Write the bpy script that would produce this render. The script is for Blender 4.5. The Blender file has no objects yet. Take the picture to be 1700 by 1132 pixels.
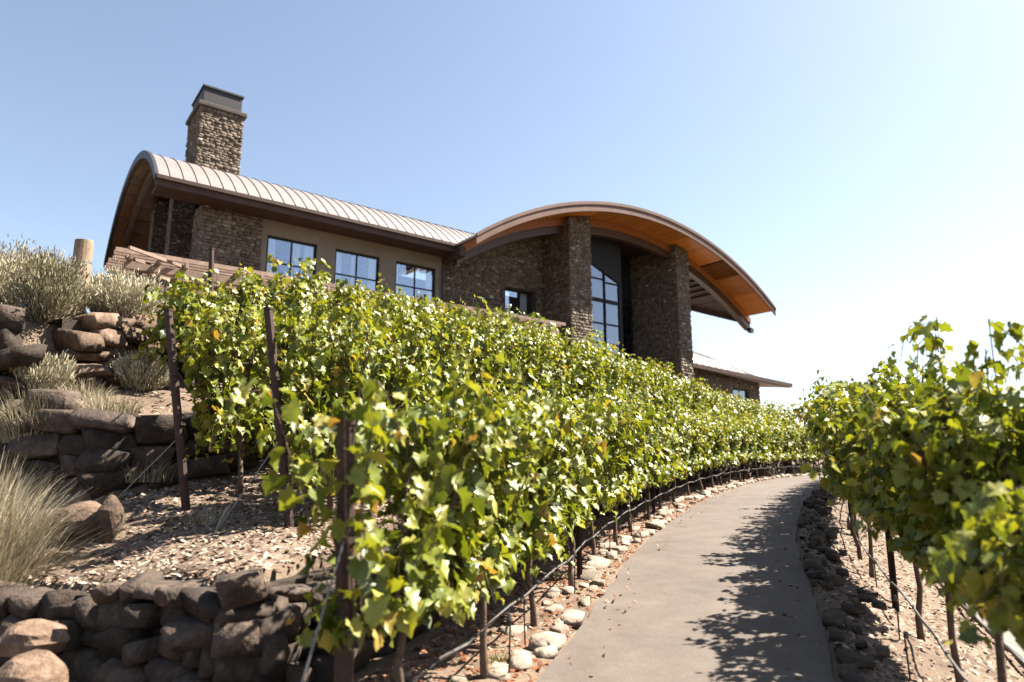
import bpy, bmesh, math, random
import numpy as np
from mathutils import Vector, Matrix, Euler

R = math.radians
C = bpy.context.scene.collection
rng = np.random.default_rng(7)
random.seed(7)

# ------------------------------------------------------------------ camera, sky, sun, exposure
EYE = 1.65
sc = bpy.context.scene
cd = bpy.data.cameras.new("camera"); cam = bpy.data.objects.new("camera", cd); C.objects.link(cam)
cam.location = (0, 0, EYE)
cam.rotation_euler = (R(90 + 10.33), 0, 0)
cd.sensor_width = 36; cd.lens = 1108.8 / 1700 * 36
cd.clip_start = 0.05; cd.clip_end = 8000
cd.dof.use_dof = True; cd.dof.focus_distance = 10.5; cd.dof.aperture_fstop = 0.9
sc.camera = cam

SUN_AZ, SUN_EL = 72.0, 51.0          # azimuth clockwise from +Y
sd = Vector((math.sin(R(SUN_AZ)) * math.cos(R(SUN_EL)), math.cos(R(SUN_AZ)) * math.cos(R(SUN_EL)), math.sin(R(SUN_EL))))
w = bpy.data.worlds.new("World"); sc.world = w; w.use_nodes = True
nt = w.node_tree; bg = nt.nodes["Background"]
sky = nt.nodes.new("ShaderNodeTexSky"); sky.sky_type = 'NISHITA'; sky.sun_disc = False
sky.sun_elevation = R(SUN_EL); sky.sun_rotation = R(SUN_AZ)
sky.altitude = 300; sky.air_density = 1.0; sky.dust_density = 1.1; sky.ozone_density = 0.35
hsv = nt.nodes.new("ShaderNodeHueSaturation"); hsv.inputs['Saturation'].default_value = 0.84
nt.links.new(sky.outputs[0], hsv.inputs['Color']); nt.links.new(hsv.outputs[0], bg.inputs[0]); bg.inputs[1].default_value = 0.05
sl = bpy.data.lights.new("sun", 'SUN'); sl.energy = 5.0; sl.angle = R(0.53); sl.color = (1.0, 0.915, 0.79)
so = bpy.data.objects.new("sun", sl); C.objects.link(so); so.location = (20, 5, 40)
so.rotation_euler = sd.to_track_quat('Z', 'Y').to_euler()
vs = sc.view_settings; vs.view_transform = 'Standard'; vs.look = 'None'; vs.gamma = 1; vs.exposure = 2.24
vs.use_curve_mapping = False
try:
    sc.cycles.max_bounces = 8; sc.cycles.use_denoising = True
except Exception:
    pass

# ------------------------------------------------------------------ helpers
def tag(o, label=None, cat=None, group=None, kind=None):
    if label: o['label'] = label
    if cat: o['category'] = cat
    if group: o['group'] = group
    if kind: o['kind'] = kind
    return o

def empty(name, loc=(0, 0, 0), rz=0.0, label=None, cat=None, group=None):
    o = bpy.data.objects.new(name, None); C.objects.link(o)
    o.location = loc; o.rotation_euler = (0, 0, rz); o.empty_display_size = 0.2
    return tag(o, label, cat, group)

def link(name, me, parent=None, loc=None, rot=None, scale=None):
    o = bpy.data.objects.new(name, me); C.objects.link(o)
    if parent is not None: o.parent = parent
    if loc is not None: o.location = loc
    if rot is not None: o.rotation_euler = rot
    if scale is not None: o.scale = scale
    return o

def np_mesh(name, V, F, mat=None, smooth=False, tint=None):
    """V (n,3); F (m,k) array or list of tuples"""
    me = bpy.data.meshes.new(name)
    V = np.asarray(V, dtype=np.float32)
    if isinstance(F, np.ndarray):
        m, k = F.shape
        me.vertices.add(len(V)); me.vertices.foreach_set('co', V.ravel())
        me.loops.add(m * k); me.loops.foreach_set('vertex_index', F.astype(np.int32).ravel())
        me.polygons.add(m); me.polygons.foreach_set('loop_start', np.arange(0, m * k, k, dtype=np.int32))
        me.update(calc_edges=True)
    else:
        me.from_pydata([tuple(map(float, v)) for v in V], [], [tuple(map(int, f)) for f in F])
    if tint is not None:
        a = me.attributes.new('tint', 'FLOAT', 'POINT'); a.data.foreach_set('value', np.asarray(tint, dtype=np.float32))
    if mat: me.materials.append(mat)
    if smooth: me.polygons.foreach_set('use_smooth', [True] * len(me.polygons))
    return me

class MB:
    def __init__(s): s.v = []; s.f = []
    def add(s, vs, fs):
        b = len(s.v); s.v += [tuple(v) for v in vs]; s.f += [tuple(i + b for i in f) for f in fs]
    def box(s, a, b):
        x0, y0, z0 = a; x1, y1, z1 = b
        s.add([(x0, y0, z0), (x1, y0, z0), (x1, y1, z0), (x0, y1, z0), (x0, y0, z1), (x1, y0, z1), (x1, y1, z1), (x0, y1, z1)],
              [(0, 3, 2, 1), (4, 5, 6, 7), (0, 1, 5, 4), (1, 2, 6, 5), (2, 3, 7, 6), (3, 0, 4, 7)])
        return s
    def bar(s, p, q, wd, h, up=(0, 0, 1)):
        p = Vector(p); q = Vector(q); d = (q - p).normalized(); u = Vector(up)
        sx = d.cross(u).normalized(); uu = sx.cross(d).normalized()
        r = []
        for c in (p, q):
            for a, b in ((-1, -1), (1, -1), (1, 1), (-1, 1)):
                r.append(c + sx * a * wd / 2 + uu * b * h / 2)
        s.add(r, [(0, 1, 2, 3), (7, 6, 5, 4), (0, 4, 5, 1), (1, 5, 6, 2), (2, 6, 7, 3), (3, 7, 4, 0)])
        return s
    def tube(s, pts, rad, n=6, cap=True):
        pts = [Vector(p) for p in pts]
        if not hasattr(rad, '__len__'): rad = [rad] * len(pts)
        ref = Vector((0.31, 0.95, 0.05)); rings = []
        for i, p in enumerate(pts):
            d = (pts[min(i + 1, len(pts) - 1)] - pts[max(i - 1, 0)]).normalized()
            a = d.cross(ref)
            if a.length < 1e-3: a = d.cross(Vector((1, 0, 0)))
            a.normalize(); b = d.cross(a)
            rings.append([p + (a * math.cos(2 * math.pi * k / n) + b * math.sin(2 * math.pi * k / n)) * rad[i] for k in range(n)])
        vs_ = [v for r_ in rings for v in r_]; fs = []
        for i in range(len(pts) - 1):
            for k in range(n):
                k2 = (k + 1) % n; fs.append((i * n + k, i * n + k2, (i + 1) * n + k2, (i + 1) * n + k))
        if cap:
            fs.append(tuple(range(n - 1, -1, -1))); fs.append(tuple((len(pts) - 1) * n + k for k in range(n)))
        s.add(vs_, fs); return s
    def mesh(s, name, mat, smooth=False):
        return np_mesh(name, s.v, s.f, mat, smooth)
    def build(s, name, mat, parent=None, smooth=False, bevel=0.0):
        o = link(name, s.mesh(name, mat, smooth), parent)
        if bevel:
            m = o.modifiers.new('bevel', 'BEVEL'); m.width = bevel; m.segments = 1; m.limit_method = 'ANGLE'
        return o

# ------------------------------------------------------------------ materials
KA = 0.515      # overall reflectance of the sun-bleached place
def mat(name, col, rough=0.8, metal=0.0, spec=0.5):
    m = bpy.data.materials.new(name); m.use_nodes = True
    b = m.node_tree.nodes['Principled BSDF']
    b.inputs['Base Color'].default_value = (*[c_ * KA for c_ in col], 1); b.inputs['Roughness'].default_value = rough
    b.inputs['Metallic'].default_value = metal; b.inputs['Specular IOR Level'].default_value = spec
    return m

def nodes(m): return m.node_tree.nodes, m.node_tree.links, m.node_tree.nodes['Principled BSDF']

def ramp(N, stops, interp='LINEAR'):
    r = N.new('ShaderNodeValToRGB'); r.color_ramp.interpolation = interp
    e = r.color_ramp.elements
    while len(e) > 1: e.remove(e[-1])
    e[0].position = stops[0][0]; e[0].color = (*[c_ * KA for c_ in stops[0][1]], 1)
    for p, c in stops[1:]:
        k = e.new(p); k.color = (*[c_ * KA for c_ in c], 1)
    return r

def noise_mat(name, stops, scale=4.0, rough=0.85, bump=0.4, bscale=None, detail=6, dist=0.02, coords='Object', metal=0.0, spec=0.3, perobj=0.0):
    m = mat(name, stops[0][1], rough, metal, spec); N, L, b = nodes(m)
    tc = N.new('ShaderNodeTexCoord'); n = N.new('ShaderNodeTexNoise'); n.inputs['Scale'].default_value = scale; n.inputs['Detail'].default_value = detail
    n.inputs['Roughness'].default_value = 0.65
    vec = N.new('ShaderNodeNewGeometry').outputs['Position'] if coords == 'World' else tc.outputs[coords]
    L.new(vec, n.inputs['Vector']); r = ramp(N, stops); L.new(n.outputs['Fac'], r.inputs['Fac'])
    col = r.outputs['Color']
    if perobj:
        oi = N.new('ShaderNodeObjectInfo'); mr = N.new('ShaderNodeMapRange'); mr.inputs['To Min'].default_value = 1 - perobj; mr.inputs['To Max'].default_value = 1 + perobj
        L.new(oi.outputs['Random'], mr.inputs['Value'])
        mx = N.new('ShaderNodeMix'); mx.data_type = 'RGBA'; mx.blend_type = 'MULTIPLY'; mx.inputs['Factor'].default_value = 1
        cmb = N.new('ShaderNodeCombineColor')
        for i in range(3): L.new(mr.outputs[0], cmb.inputs[i])
        L.new(col, mx.inputs['A']); L.new(cmb.outputs[0], mx.inputs['B']); col = mx.outputs['Result']
    L.new(col, b.inputs['Base Color'])
    if bump:
        n2 = N.new('ShaderNodeTexNoise'); n2.inputs['Scale'].default_value = bscale or scale * 3; n2.inputs['Detail'].default_value = 8
        L.new(vec, n2.inputs['Vector'])
        bp = N.new('ShaderNodeBump'); bp.inputs['Strength'].default_value = bump; bp.inputs['Distance'].default_value = dist
        L.new(n2.outputs['Fac'], bp.inputs['Height']); L.new(bp.outputs[0], b.inputs['Normal'])
    return m

def masonry_mat(name):
    m = mat(name, (.2, .15, .1), 0.92, 0, 0.2); N, L, b = nodes(m)
    tc = N.new('ShaderNodeTexCoord'); mp = N.new('ShaderNodeMapping'); mp.inputs['Scale'].default_value = (1, 1, 1.7)
    L.new(tc.outputs['Object'], mp.inputs[0])
    nz = N.new('ShaderNodeTexNoise'); nz.inputs['Scale'].default_value = 5; L.new(mp.outputs[0], nz.inputs['Vector'])
    mixv = N.new('ShaderNodeMix'); mixv.data_type = 'RGBA'; mixv.inputs['Factor'].default_value = 0.06
    L.new(mp.outputs[0], mixv.inputs['A']); L.new(nz.outputs['Color'], mixv.inputs['B'])
    v1 = N.new('ShaderNodeTexVoronoi'); v1.feature = 'F1'; v1.inputs['Scale'].default_value = 8.0; v1.inputs['Randomness'].default_value = .95
    v2 = N.new('ShaderNodeTexVoronoi'); v2.feature = 'DISTANCE_TO_EDGE'; v2.inputs['Scale'].default_value = 8.0; v2.inputs['Randomness'].default_value = .95
    for v in (v1, v2): L.new(mixv.outputs['Result'], v.inputs['Vector'])
    sp = N.new('ShaderNodeSeparateColor'); L.new(v1.outputs['Color'], sp.inputs[0])
    r = ramp(N, [(0, (.085, .066, .05)), (.3, (.13, .10, .075)), (.6, (.19, .147, .11)), (.85, (.28, .225, .175)), (1, (.46, .385, .31))])
    L.new(sp.outputs[0], r.inputs['Fac'])
    n3 = N.new('ShaderNodeTexNoise'); n3.inputs['Scale'].default_value = 22; n3.inputs['Detail'].default_value = 5; L.new(tc.outputs['Object'], n3.inputs['Vector'])
    mm = N.new('ShaderNodeMix'); mm.data_type = 'RGBA'; mm.blend_type = 'OVERLAY'; mm.inputs['Factor'].default_value = .55
    L.new(r.outputs[0], mm.inputs['A']); L.new(n3.outputs['Fac'], mm.inputs['B'])
    e = N.new('ShaderNodeMapRange'); e.inputs['From Max'].default_value = .07; L.new(v2.outputs['Distance'], e.inputs['Value'])
    mj = N.new('ShaderNodeMix'); mj.data_type = 'RGBA'; L.new(e.outputs[0], mj.inputs['Factor'])
    mj.inputs['A'].default_value = (.085, .07, .057, 1); L.new(mm.outputs['Result'], mj.inputs['B'])
    L.new(mj.outputs['Result'], b.inputs['Base Color'])
    ad = N.new('ShaderNodeMath'); ad.operation = 'MULTIPLY_ADD'; L.new(n3.outputs['Fac'], ad.inputs[0]); ad.inputs[1].default_value = .35; L.new(e.outputs[0], ad.inputs[2])
    ad2 = N.new('ShaderNodeMath'); ad2.operation = 'MULTIPLY_ADD'; L.new(sp.outputs[1], ad2.inputs[0]); ad2.inputs[1].default_value = .5; L.new(ad.outputs[0], ad2.inputs[2])
    bp = N.new('ShaderNodeBump'); bp.inputs['Strength'].default_value = 1; bp.inputs['Distance'].default_value = .07
    L.new(ad2.outputs[0], bp.inputs['Height']); L.new(bp.outputs[0], b.inputs['Normal'])
    return m

def leaf_mat(name, stops, trans, tfac=0.29, obj_random=False, rough=0.42, spec=0.42):
    m = bpy.data.materials.new(name); m.use_nodes = True; N = m.node_tree.nodes; L = m.node_tree.links
    b = N['Principled BSDF']; b.inputs['Roughness'].default_value = rough; b.inputs['Specular IOR Level'].default_value = spec
    if obj_random:
        src = N.new('ShaderNodeObjectInfo').outputs['Random']
    else:
        at = N.new('ShaderNodeAttribute'); at.attribute_name = 'tint'; src = at.outputs['Fac']
    r = ramp(N, stops); L.new(src, r.inputs['Fac']); L.new(r.outputs[0], b.inputs['Base Color'])
    r2 = ramp(N, trans); L.new(src, r2.inputs['Fac'])
    t = N.new('ShaderNodeBsdfTranslucent'); L.new(r2.outputs[0], t.inputs['Color'])
    mx = N.new('ShaderNodeMixShader'); mx.inputs[0].default_value = tfac
    L.new(b.outputs[0], mx.inputs[1]); L.new(t.outputs[0], mx.inputs[2]); L.new(mx.outputs[0], N['Material Output'].inputs['Surface'])
    return m

LEAF_ST = [(0, (.085, .12, .02)), (.35, (.23, .285, .04)), (.7, (.385, .42, .06)), (.93, (.50, .48, .10)), (1, (.54, .38, .08))]
LEAF_TR = [(0, (.12, .18, .012)), (.35, (.34, .40, .015)), (.7, (.58, .60, .02)), (.93, (.78, .70, .05)), (1, (.75, .42, .05))]
M = {}
M['leaf'] = leaf_mat('vine_leaf', LEAF_ST, LEAF_TR)
M['leaf_obj'] = leaf_mat('vine_leaf_single', [(p * .95, c) for p, c in LEAF_ST], [(p * .95, c) for p, c in LEAF_TR], obj_random=True)
M['sage'] = leaf_mat('sage_foliage', [(0, (.30, .26, .16)), (.5, (.60, .53, .35)), (1, (.86, .79, .58))], [(0, (.2, .19, .1)), (1, (.45, .40, .26))], .2, rough=.8, spec=.1)
M['straw'] = leaf_mat('dry_straw', [(0, (.36, .30, .19)), (.5, (.60, .52, .36)), (1, (.85, .77, .60))], [(0, (.3, .24, .12)), (1, (.55, .45, .26))], .25, rough=.7, spec=.15)
M['weed'] = leaf_mat('green_weed', [(0, (.12, .16, .04)), (1, (.30, .32, .10))], [(0, (.2, .28, .03)), (1, (.4, .42, .08))], .3)
M['litter'] = leaf_mat('dead_leaves', [(0, (.22, .09, .045)), (.4, (.42, .17, .09)), (.75, (.50, .30, .19)), (1, (.58, .46, .36))], [(0, (.3, .1, .04)), (1, (.5, .35, .2))], .12, rough=.75, spec=.1)
M['mulch'] = leaf_mat('bark_mulch', [(0, (.12, .075, .052)), (.35, (.32, .22, .16)), (.7, (.51, .38, .295)), (1, (.72, .585, .48))], [(0, (.3, .2, .1)), (1, (.4, .3, .2))], .02, rough=.9, spec=.1)
M['vinewood'] = noise_mat('vine_bark', [(.3, (.10, .065, .045)), (.6, (.21, .145, .105)), (.8, (.32, .25, .20))], 22, .9, .8, 40, dist=.01)
M['rust'] = noise_mat('rusty_steel', [(.3, (.03, .016, .012)), (.55, (.065, .028, .019)), (.75, (.13, .05, .03))], 14, .75, .3, 50, dist=.004, spec=.4)
M['wire'] = mat('galvanised_wire', (.35, .34, .33), .45, .8)
M['hose'] = noise_mat('drip_hose_plastic', [(.3, (.05, .045, .042)), (.7, (.16, .14, .13))], 10, .5, .1, spec=.5)
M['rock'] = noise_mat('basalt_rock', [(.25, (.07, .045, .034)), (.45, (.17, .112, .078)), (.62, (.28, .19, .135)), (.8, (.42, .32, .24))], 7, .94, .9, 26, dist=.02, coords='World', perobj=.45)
M['rock_shaded'] = noise_mat('shaded_basalt', [(.25, (.035, .028, .024)), (.45, (.08, .06, .048)), (.62, (.14, .10, .078)), (.8, (.24, .19, .15))], 7, .94, .9, 26, dist=.02, coords='World', perobj=.45)  # same rock with shade put into its colour, for shaded walls and border
M['rock_pale'] = noise_mat('pale_edging_rock', [(.3, (.22, .165, .125)), (.5, (.42, .335, .265)), (.75, (.62, .52, .43))], 8, .92, .8, 30, dist=.015, coords='World', perobj=.3)
M['core'] = noise_mat('wall_earth', [(.3, (.03, .022, .016)), (.7, (.09, .065, .045))], 3, .95, .6)
M['soil'] = noise_mat('dry_soil', [(.28, (.105, .07, .05)), (.45, (.205, .145, .103)), (.6, (.275, .205, .15)), (.8, (.36, .28, .215))], 1.6, .95, .8, 30, detail=12, dist=.03, coords='Object')
M['path'] = noise_mat('path_asphalt', [(.3, (.165, .132, .112)), (.5, (.192, .157, .135)), (.7, (.22, .183, .16))], 2.4, .9, .35, 160, detail=10, dist=.006)
_m = M['path']; N_, L_, b_ = nodes(_m)
_tc = N_.new('ShaderNodeTexCoord'); _v = N_.new('ShaderNodeTexVoronoi'); _v.inputs['Scale'].default_value = 95; L_.new(_tc.outputs['Object'], _v.inputs['Vector'])
_n = N_.new('ShaderNodeTexNoise'); _n.inputs['Scale'].default_value = .7; _n.inputs['Detail'].default_value = 8; _n.inputs['Roughness'].default_value = .7; L_.new(_tc.outputs['Object'], _n.inputs['Vector'])
_sp = N_.new('ShaderNodeSeparateColor'); L_.new(_v.outputs['Color'], _sp.inputs[0])
_r1 = N_.new('ShaderNodeMapRange'); _r1.inputs['To Min'].default_value = .86; _r1.inputs['To Max'].default_value = 1.14; L_.new(_sp.outputs[0], _r1.inputs['Value'])
_r2 = N_.new('ShaderNodeMapRange'); _r2.inputs['From Min'].default_value = .3; _r2.inputs['From Max'].default_value = .7; _r2.inputs['To Min'].default_value = .82; _r2.inputs['To Max'].default_value = 1.15; L_.new(_n.outputs['Fac'], _r2.inputs['Value'])
_mu = N_.new('ShaderNodeMath'); _mu.operation = 'MULTIPLY'; L_.new(_r1.outputs[0], _mu.inputs[0]); L_.new(_r2.outputs[0], _mu.inputs[1])
_hs = N_.new('ShaderNodeHueSaturation'); _src = b_.inputs['Base Color'].links[0].from_socket; L_.new(_src, _hs.inputs['Color']); L_.new(_mu.outputs[0], _hs.inputs['Value']); L_.new(_hs.outputs[0], b_.inputs['Base Color'])
M['concrete_strip'] = noise_mat('pale_concrete', [(.3, (.19, .17, .155)), (.7, (.28, .255, .235))], 3, .85, .3, 30)
M['masonry'] = masonry_mat('basalt_masonry')
M['concrete'] = noise_mat('wall_concrete', [(.3, (.26, .22, .175)), (.7, (.35, .305, .25))], 1.2, .9, .2, 20)
M['roofmetal'] = noise_mat('roof_metal', [(.3, (.345, .285, .27)), (.7, (.425, .36, .34))], .8, .5, .05, 3, metal=.25, spec=.5)
M['fascia'] = noise_mat('copper_fascia', [(.3, (.17, .088, .06)), (.7, (.24, .135, .095))], 1.5, .55, .05, metal=.2)
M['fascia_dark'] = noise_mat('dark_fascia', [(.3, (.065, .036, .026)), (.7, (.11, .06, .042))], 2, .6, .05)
M['frame'] = mat('dark_window_frame', (.022, .022, .026), .65, 0, .2)
M['curtain'] = noise_mat('white_curtain', [(.3, (1.55, 1.55, 1.55)), (.7, (1.75, 1.75, 1.72))], 2, .9, .1)
M['inside'] = mat('room_interior', (.03, .028, .026), .9)
M['stucco_dark'] = mat('chimney_metal', (.034, .031, .04), .55, .2)
M['cap_stone'] = noise_mat('cap_slab', [(.3, (.10, .08, .07)), (.7, (.16, .13, .115))], 3, .85, .3)
M['post_wood'] = noise_mat('weathered_post', [(.3, (.24, .16, .10)), (.5, (.40, .29, .19)), (.8, (.52, .40, .28))], 6, .85, .5, 30, dist=.01)
M['pergola'] = noise_mat('pergola_wood', [(.3, (.30, .20, .15)), (.6, (.46, .33, .26)), (.85, (.62, .48, .40))], 3.5, .8, .3, 25, dist=.01, perobj=.25)

def tinted_stone(name, stops):
    m = mat(name, (.2, .2, .2), .92, 0, .2); N, L, b = nodes(m)
    at_ = N.new('ShaderNodeAttribute'); at_.attribute_name = 'tint'; r = ramp(N, stops); L.new(at_.outputs['Fac'], r.inputs['Fac'])
    tc = N.new('ShaderNodeTexCoord'); n = N.new('ShaderNodeTexNoise'); n.inputs['Scale'].default_value = 14; n.inputs['Detail'].default_value = 6; L.new(tc.outputs['Object'], n.inputs['Vector'])
    mr = N.new('ShaderNodeMapRange'); mr.inputs['To Min'].default_value = .55; mr.inputs['To Max'].default_value = 1.45; L.new(n.outputs['Fac'], mr.inputs['Value'])
    hs = N.new('ShaderNodeHueSaturation'); L.new(r.outputs[0], hs.inputs['Color']); L.new(mr.outputs[0], hs.inputs['Value']); L.new(hs.outputs[0], b.inputs['Base Color'])
    bp = N.new('ShaderNodeBump'); bp.inputs['Strength'].default_value = .7; bp.inputs['Distance'].default_value = .03; L.new(n.outputs['Fac'], bp.inputs['Height']); L.new(bp.outputs[0], b.inputs['Normal'])
    return m
M['facing'] = tinted_stone('facing_stone', [(0, (.11, .086, .068)), (.35, (.18, .142, .11)), (.65, (.26, .21, .165)), (.88, (.37, .305, .245)), (1, (.58, .50, .42))])
def wood_mat(name, a, b_, c):
    m = mat(name, a, .45, 0, .4); N, L, b = nodes(m)
    tc = N.new('ShaderNodeTexCoord'); mp = N.new('ShaderNodeMapping'); mp.inputs['Scale'].default_value = (6, .5, 6); L.new(tc.outputs['Object'], mp.inputs[0])
    n = N.new('ShaderNodeTexNoise'); n.inputs['Scale'].default_value = 1.5; n.inputs['Detail'].default_value = 7; L.new(mp.outputs[0], n.inputs['Vector'])
    r = ramp(N, [(.3, a), (.55, b_), (.8, c)]); L.new(n.outputs['Fac'], r.inputs['Fac'])
    oi = N.new('ShaderNodeObjectInfo'); mr = N.new('ShaderNodeMapRange'); mr.inputs['To Min'].default_value = .72; mr.inputs['To Max'].default_value = 1.2; L.new(oi.outputs['Random'], mr.inputs['Value'])
    hs = N.new('ShaderNodeHueSaturation'); L.new(r.outputs[0], hs.inputs['Color']); L.new(mr.outputs[0], hs.inputs['Value']); L.new(hs.outputs[0], b.inputs['Base Color'])
    return m
M['soffit'] = wood_mat('cedar_soffit', (.62, .20, .03), (.82, .30, .05), (.95, .40, .08))
M['beam'] = wood_mat('glulam_beam', (.085, .042, .022), (.12, .06, .03), (.15, .078, .04))
M['beam_orange'] = wood_mat('glulam_rib', (.44, .15, .03), (.58, .21, .05), (.66, .27, .07))
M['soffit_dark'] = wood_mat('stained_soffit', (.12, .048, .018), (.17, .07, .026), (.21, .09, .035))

def glass_mat():
    m = bpy.data.materials.new('window_glass'); m.use_nodes = True; N = m.node_tree.nodes; L = m.node_tree.links
    N.remove(N['Principled BSDF'])
    g = N.new('ShaderNodeBsdfGlossy'); g.inputs['Roughness'].default_value = .015; g.inputs['Color'].default_value = (.78, .86, 1, 1)
    t = N.new('ShaderNodeBsdfTransparent'); t.inputs['Color'].default_value = (.92, .94, .95, 1)
    fr = N.new('ShaderNodeFresnel'); fr.inputs['IOR'].default_value = 1.5
    mr = N.new('ShaderNodeMapRange'); mr.inputs['To Min'].default_value = .19; mr.inputs['To Max'].default_value = 1.0; L.new(fr.outputs[0], mr.inputs['Value'])
    x = N.new('ShaderNodeMixShader'); L.new(mr.outputs[0], x.inputs[0]); L.new(t.outputs[0], x.inputs[1]); L.new(g.outputs[0], x.inputs[2])
    L.new(x.outputs[0], N['Material Output'].inputs['Surface'])
    return m
M['glass'] = glass_mat()

# ------------------------------------------------------------------ the lie of the land
CP = np.array([(-2.0, -6, -.42), (-.42, 0, -.28), (1.41, 5.83, -.1), (2.16, 7.87, .10), (2.72, 9.5, .25), (4.0, 12.8, .45), (6.3, 17.6, .76), (9.3, 23, .96),
               (13.2, 29, 1.06), (18.3, 35, 1.06), (25, 41, .95), (35, 47, .6), (52, 54, 0)], float)
def catmull(P, step=0.1):
    P = np.vstack([2 * P[0] - P[1], P, 2 * P[-1] - P[-2]]); out = []
    for i in range(1, len(P) - 2):
        p0, p1, p2, p3 = P[i - 1], P[i], P[i + 1], P[i + 2]
        n = max(2, int(np.linalg.norm(p2 - p1) / step)); t = np.linspace(0, 1, n, endpoint=False)[:, None]
        out.append(.5 * ((2 * p1) + (-p0 + p2) * t + (2 * p0 - 5 * p1 + 4 * p2 - p3) * t ** 2 + (-p0 + 3 * p1 - 3 * p2 + p3) * t ** 3))
    out.append(P[-2][None]); return np.vstack(out)
PC = catmull(CP)                                    # centre line of the path
PT = np.gradient(PC[:, :2], axis=0); PT /= np.linalg.norm(PT, axis=1)[:, None]
for _ in range(3):
    k = np.ones(15) / 15; PT = np.stack([np.convolve(np.pad(PT[:, i], 7, mode='edge'), k, 'valid') for i in range(2)], 1)
PT /= np.linalg.norm(PT, axis=1)[:, None]
PN = np.stack([-PT[:, 1], PT[:, 0]], 1)             # to the left of the path
PV = np.concatenate([[0], np.cumsum(np.linalg.norm(np.diff(PC[:, :2], axis=0), axis=1))])
V0 = PV[np.argmin(abs(PC[:, 1]))]; PV = PV - V0     # v = 0 beside the camera

def vd(x, y):
    x = np.atleast_1d(np.asarray(x, float)); y = np.atleast_1d(np.asarray(y, float))
    vv = np.empty_like(x); dd = np.empty_like(x); sub = slice(0, None, 4)
    P = PC[sub, :2]; Nn = PN[sub]; Tt = PT[sub]; Vv = PV[sub]
    for a in range(0, len(x), 4000):
        q = np.stack([x[a:a + 4000], y[a:a + 4000]], 1)
        i = np.argmin(((q[:, None] - P[None]) ** 2).sum(2), 1)
        r = q - P[i]; dd[a:a + 4000] = (r * Nn[i]).sum(1); vv[a:a + 4000] = Vv[i] + np.clip((r * Tt[i]).sum(1), -.6, .6)
    return vv, dd

def at(v, d):
    """point beside the path: v metres along it, d metres to the left of its middle"""
    v = np.asarray(v, float); d = np.asarray(d, float)
    x = np.interp(v, PV, PC[:, 0]) + d * np.interp(v, PV, PN[:, 0]); y = np.interp(v, PV, PC[:, 1]) + d * np.interp(v, PV, PN[:, 1])
    return x, y

def vat(px_y):  # v where the path's middle has that y
    return float(np.interp(px_y, PC[:, 1], PV))

# wall 1 line (its face): follows the path, then swings left in front of the camera
_wv = np.arange(6.3, 46, .25); _wx, _wy = at(_wv, np.full_like(_wv, 2.62) + .08 * np.sin(_wv))
W1 = np.vstack([[(-14, 9.2), (-9, 7.7), (-6, 6.75), (-4.1, 6.0), (-2.95, 5.5), (-2.2, 5.22), (-1.82, 5.4)], np.stack([_wx, _wy], 1)])
W1 = catmull(np.c_[W1, np.zeros(len(W1))], .1)[:, :2]
_wv = np.arange(7.6, 30, .25); _wx, _wy = at(_wv, 6.72 + .1 * np.sin(_wv * 1.3))
W2 = np.vstack([[(-14, 10.4), (-10, 9.7), (-8, 9.25), (-6.4, 8.95), (-5.35, 8.85)], np.stack([_wx, _wy], 1)])
W2 = catmull(np.c_[W2, np.zeros(len(W2))], .1)[:, :2]
def above_wall1(x, y, W1=None):
    W1 = globals()['W1'] if W1 is None else W1
    return wall_side(x, y, W1)
def wall_side(x, y, W1):
    """signed distance to wall 1's face, positive on the terrace side"""
    x = np.atleast_1d(x); y = np.atleast_1d(y); out = np.empty(len(x)); P = W1[::2]; T = np.gradient(P, axis=0); T /= np.linalg.norm(T, axis=1)[:, None]
    for a in range(0, len(x), 4000):
        q = np.stack([x[a:a + 4000], y[a:a + 4000]], 1); r2 = ((q[:, None] - P[None]) ** 2).sum(2); i = np.argmin(r2, 1)
        r = q - P[i]; out[a:a + 4000] = -(r[:, 0] * T[i, 1] - r[:, 1] * T[i, 0])
    return out
sst = lambda t: np.clip(t, 0, 1) ** 2 * (3 - 2 * np.clip(t, 0, 1))
TD = [2.6, 4.2, 5.8, 6.75, 6.95, 8.0, 9.05, 9.15, 9.3, 10, 12, 40]
TZ = [1.02, 1.10, 1.22, 1.36, 1.38, 1.70, 1.97, 2.0, 3.0, 3.25, 3.65, 4.15]
def k_of(v, d):
    k0 = np.interp(v, [7, 10, 14, 20, 26, 34, 42], [1, 1.20, 1.46, 1.60, 1.38, 1.10, 1.0])
    return 1 + (k0 - 1) * np.interp(d, [7, 10.5], [1, 0])
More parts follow.
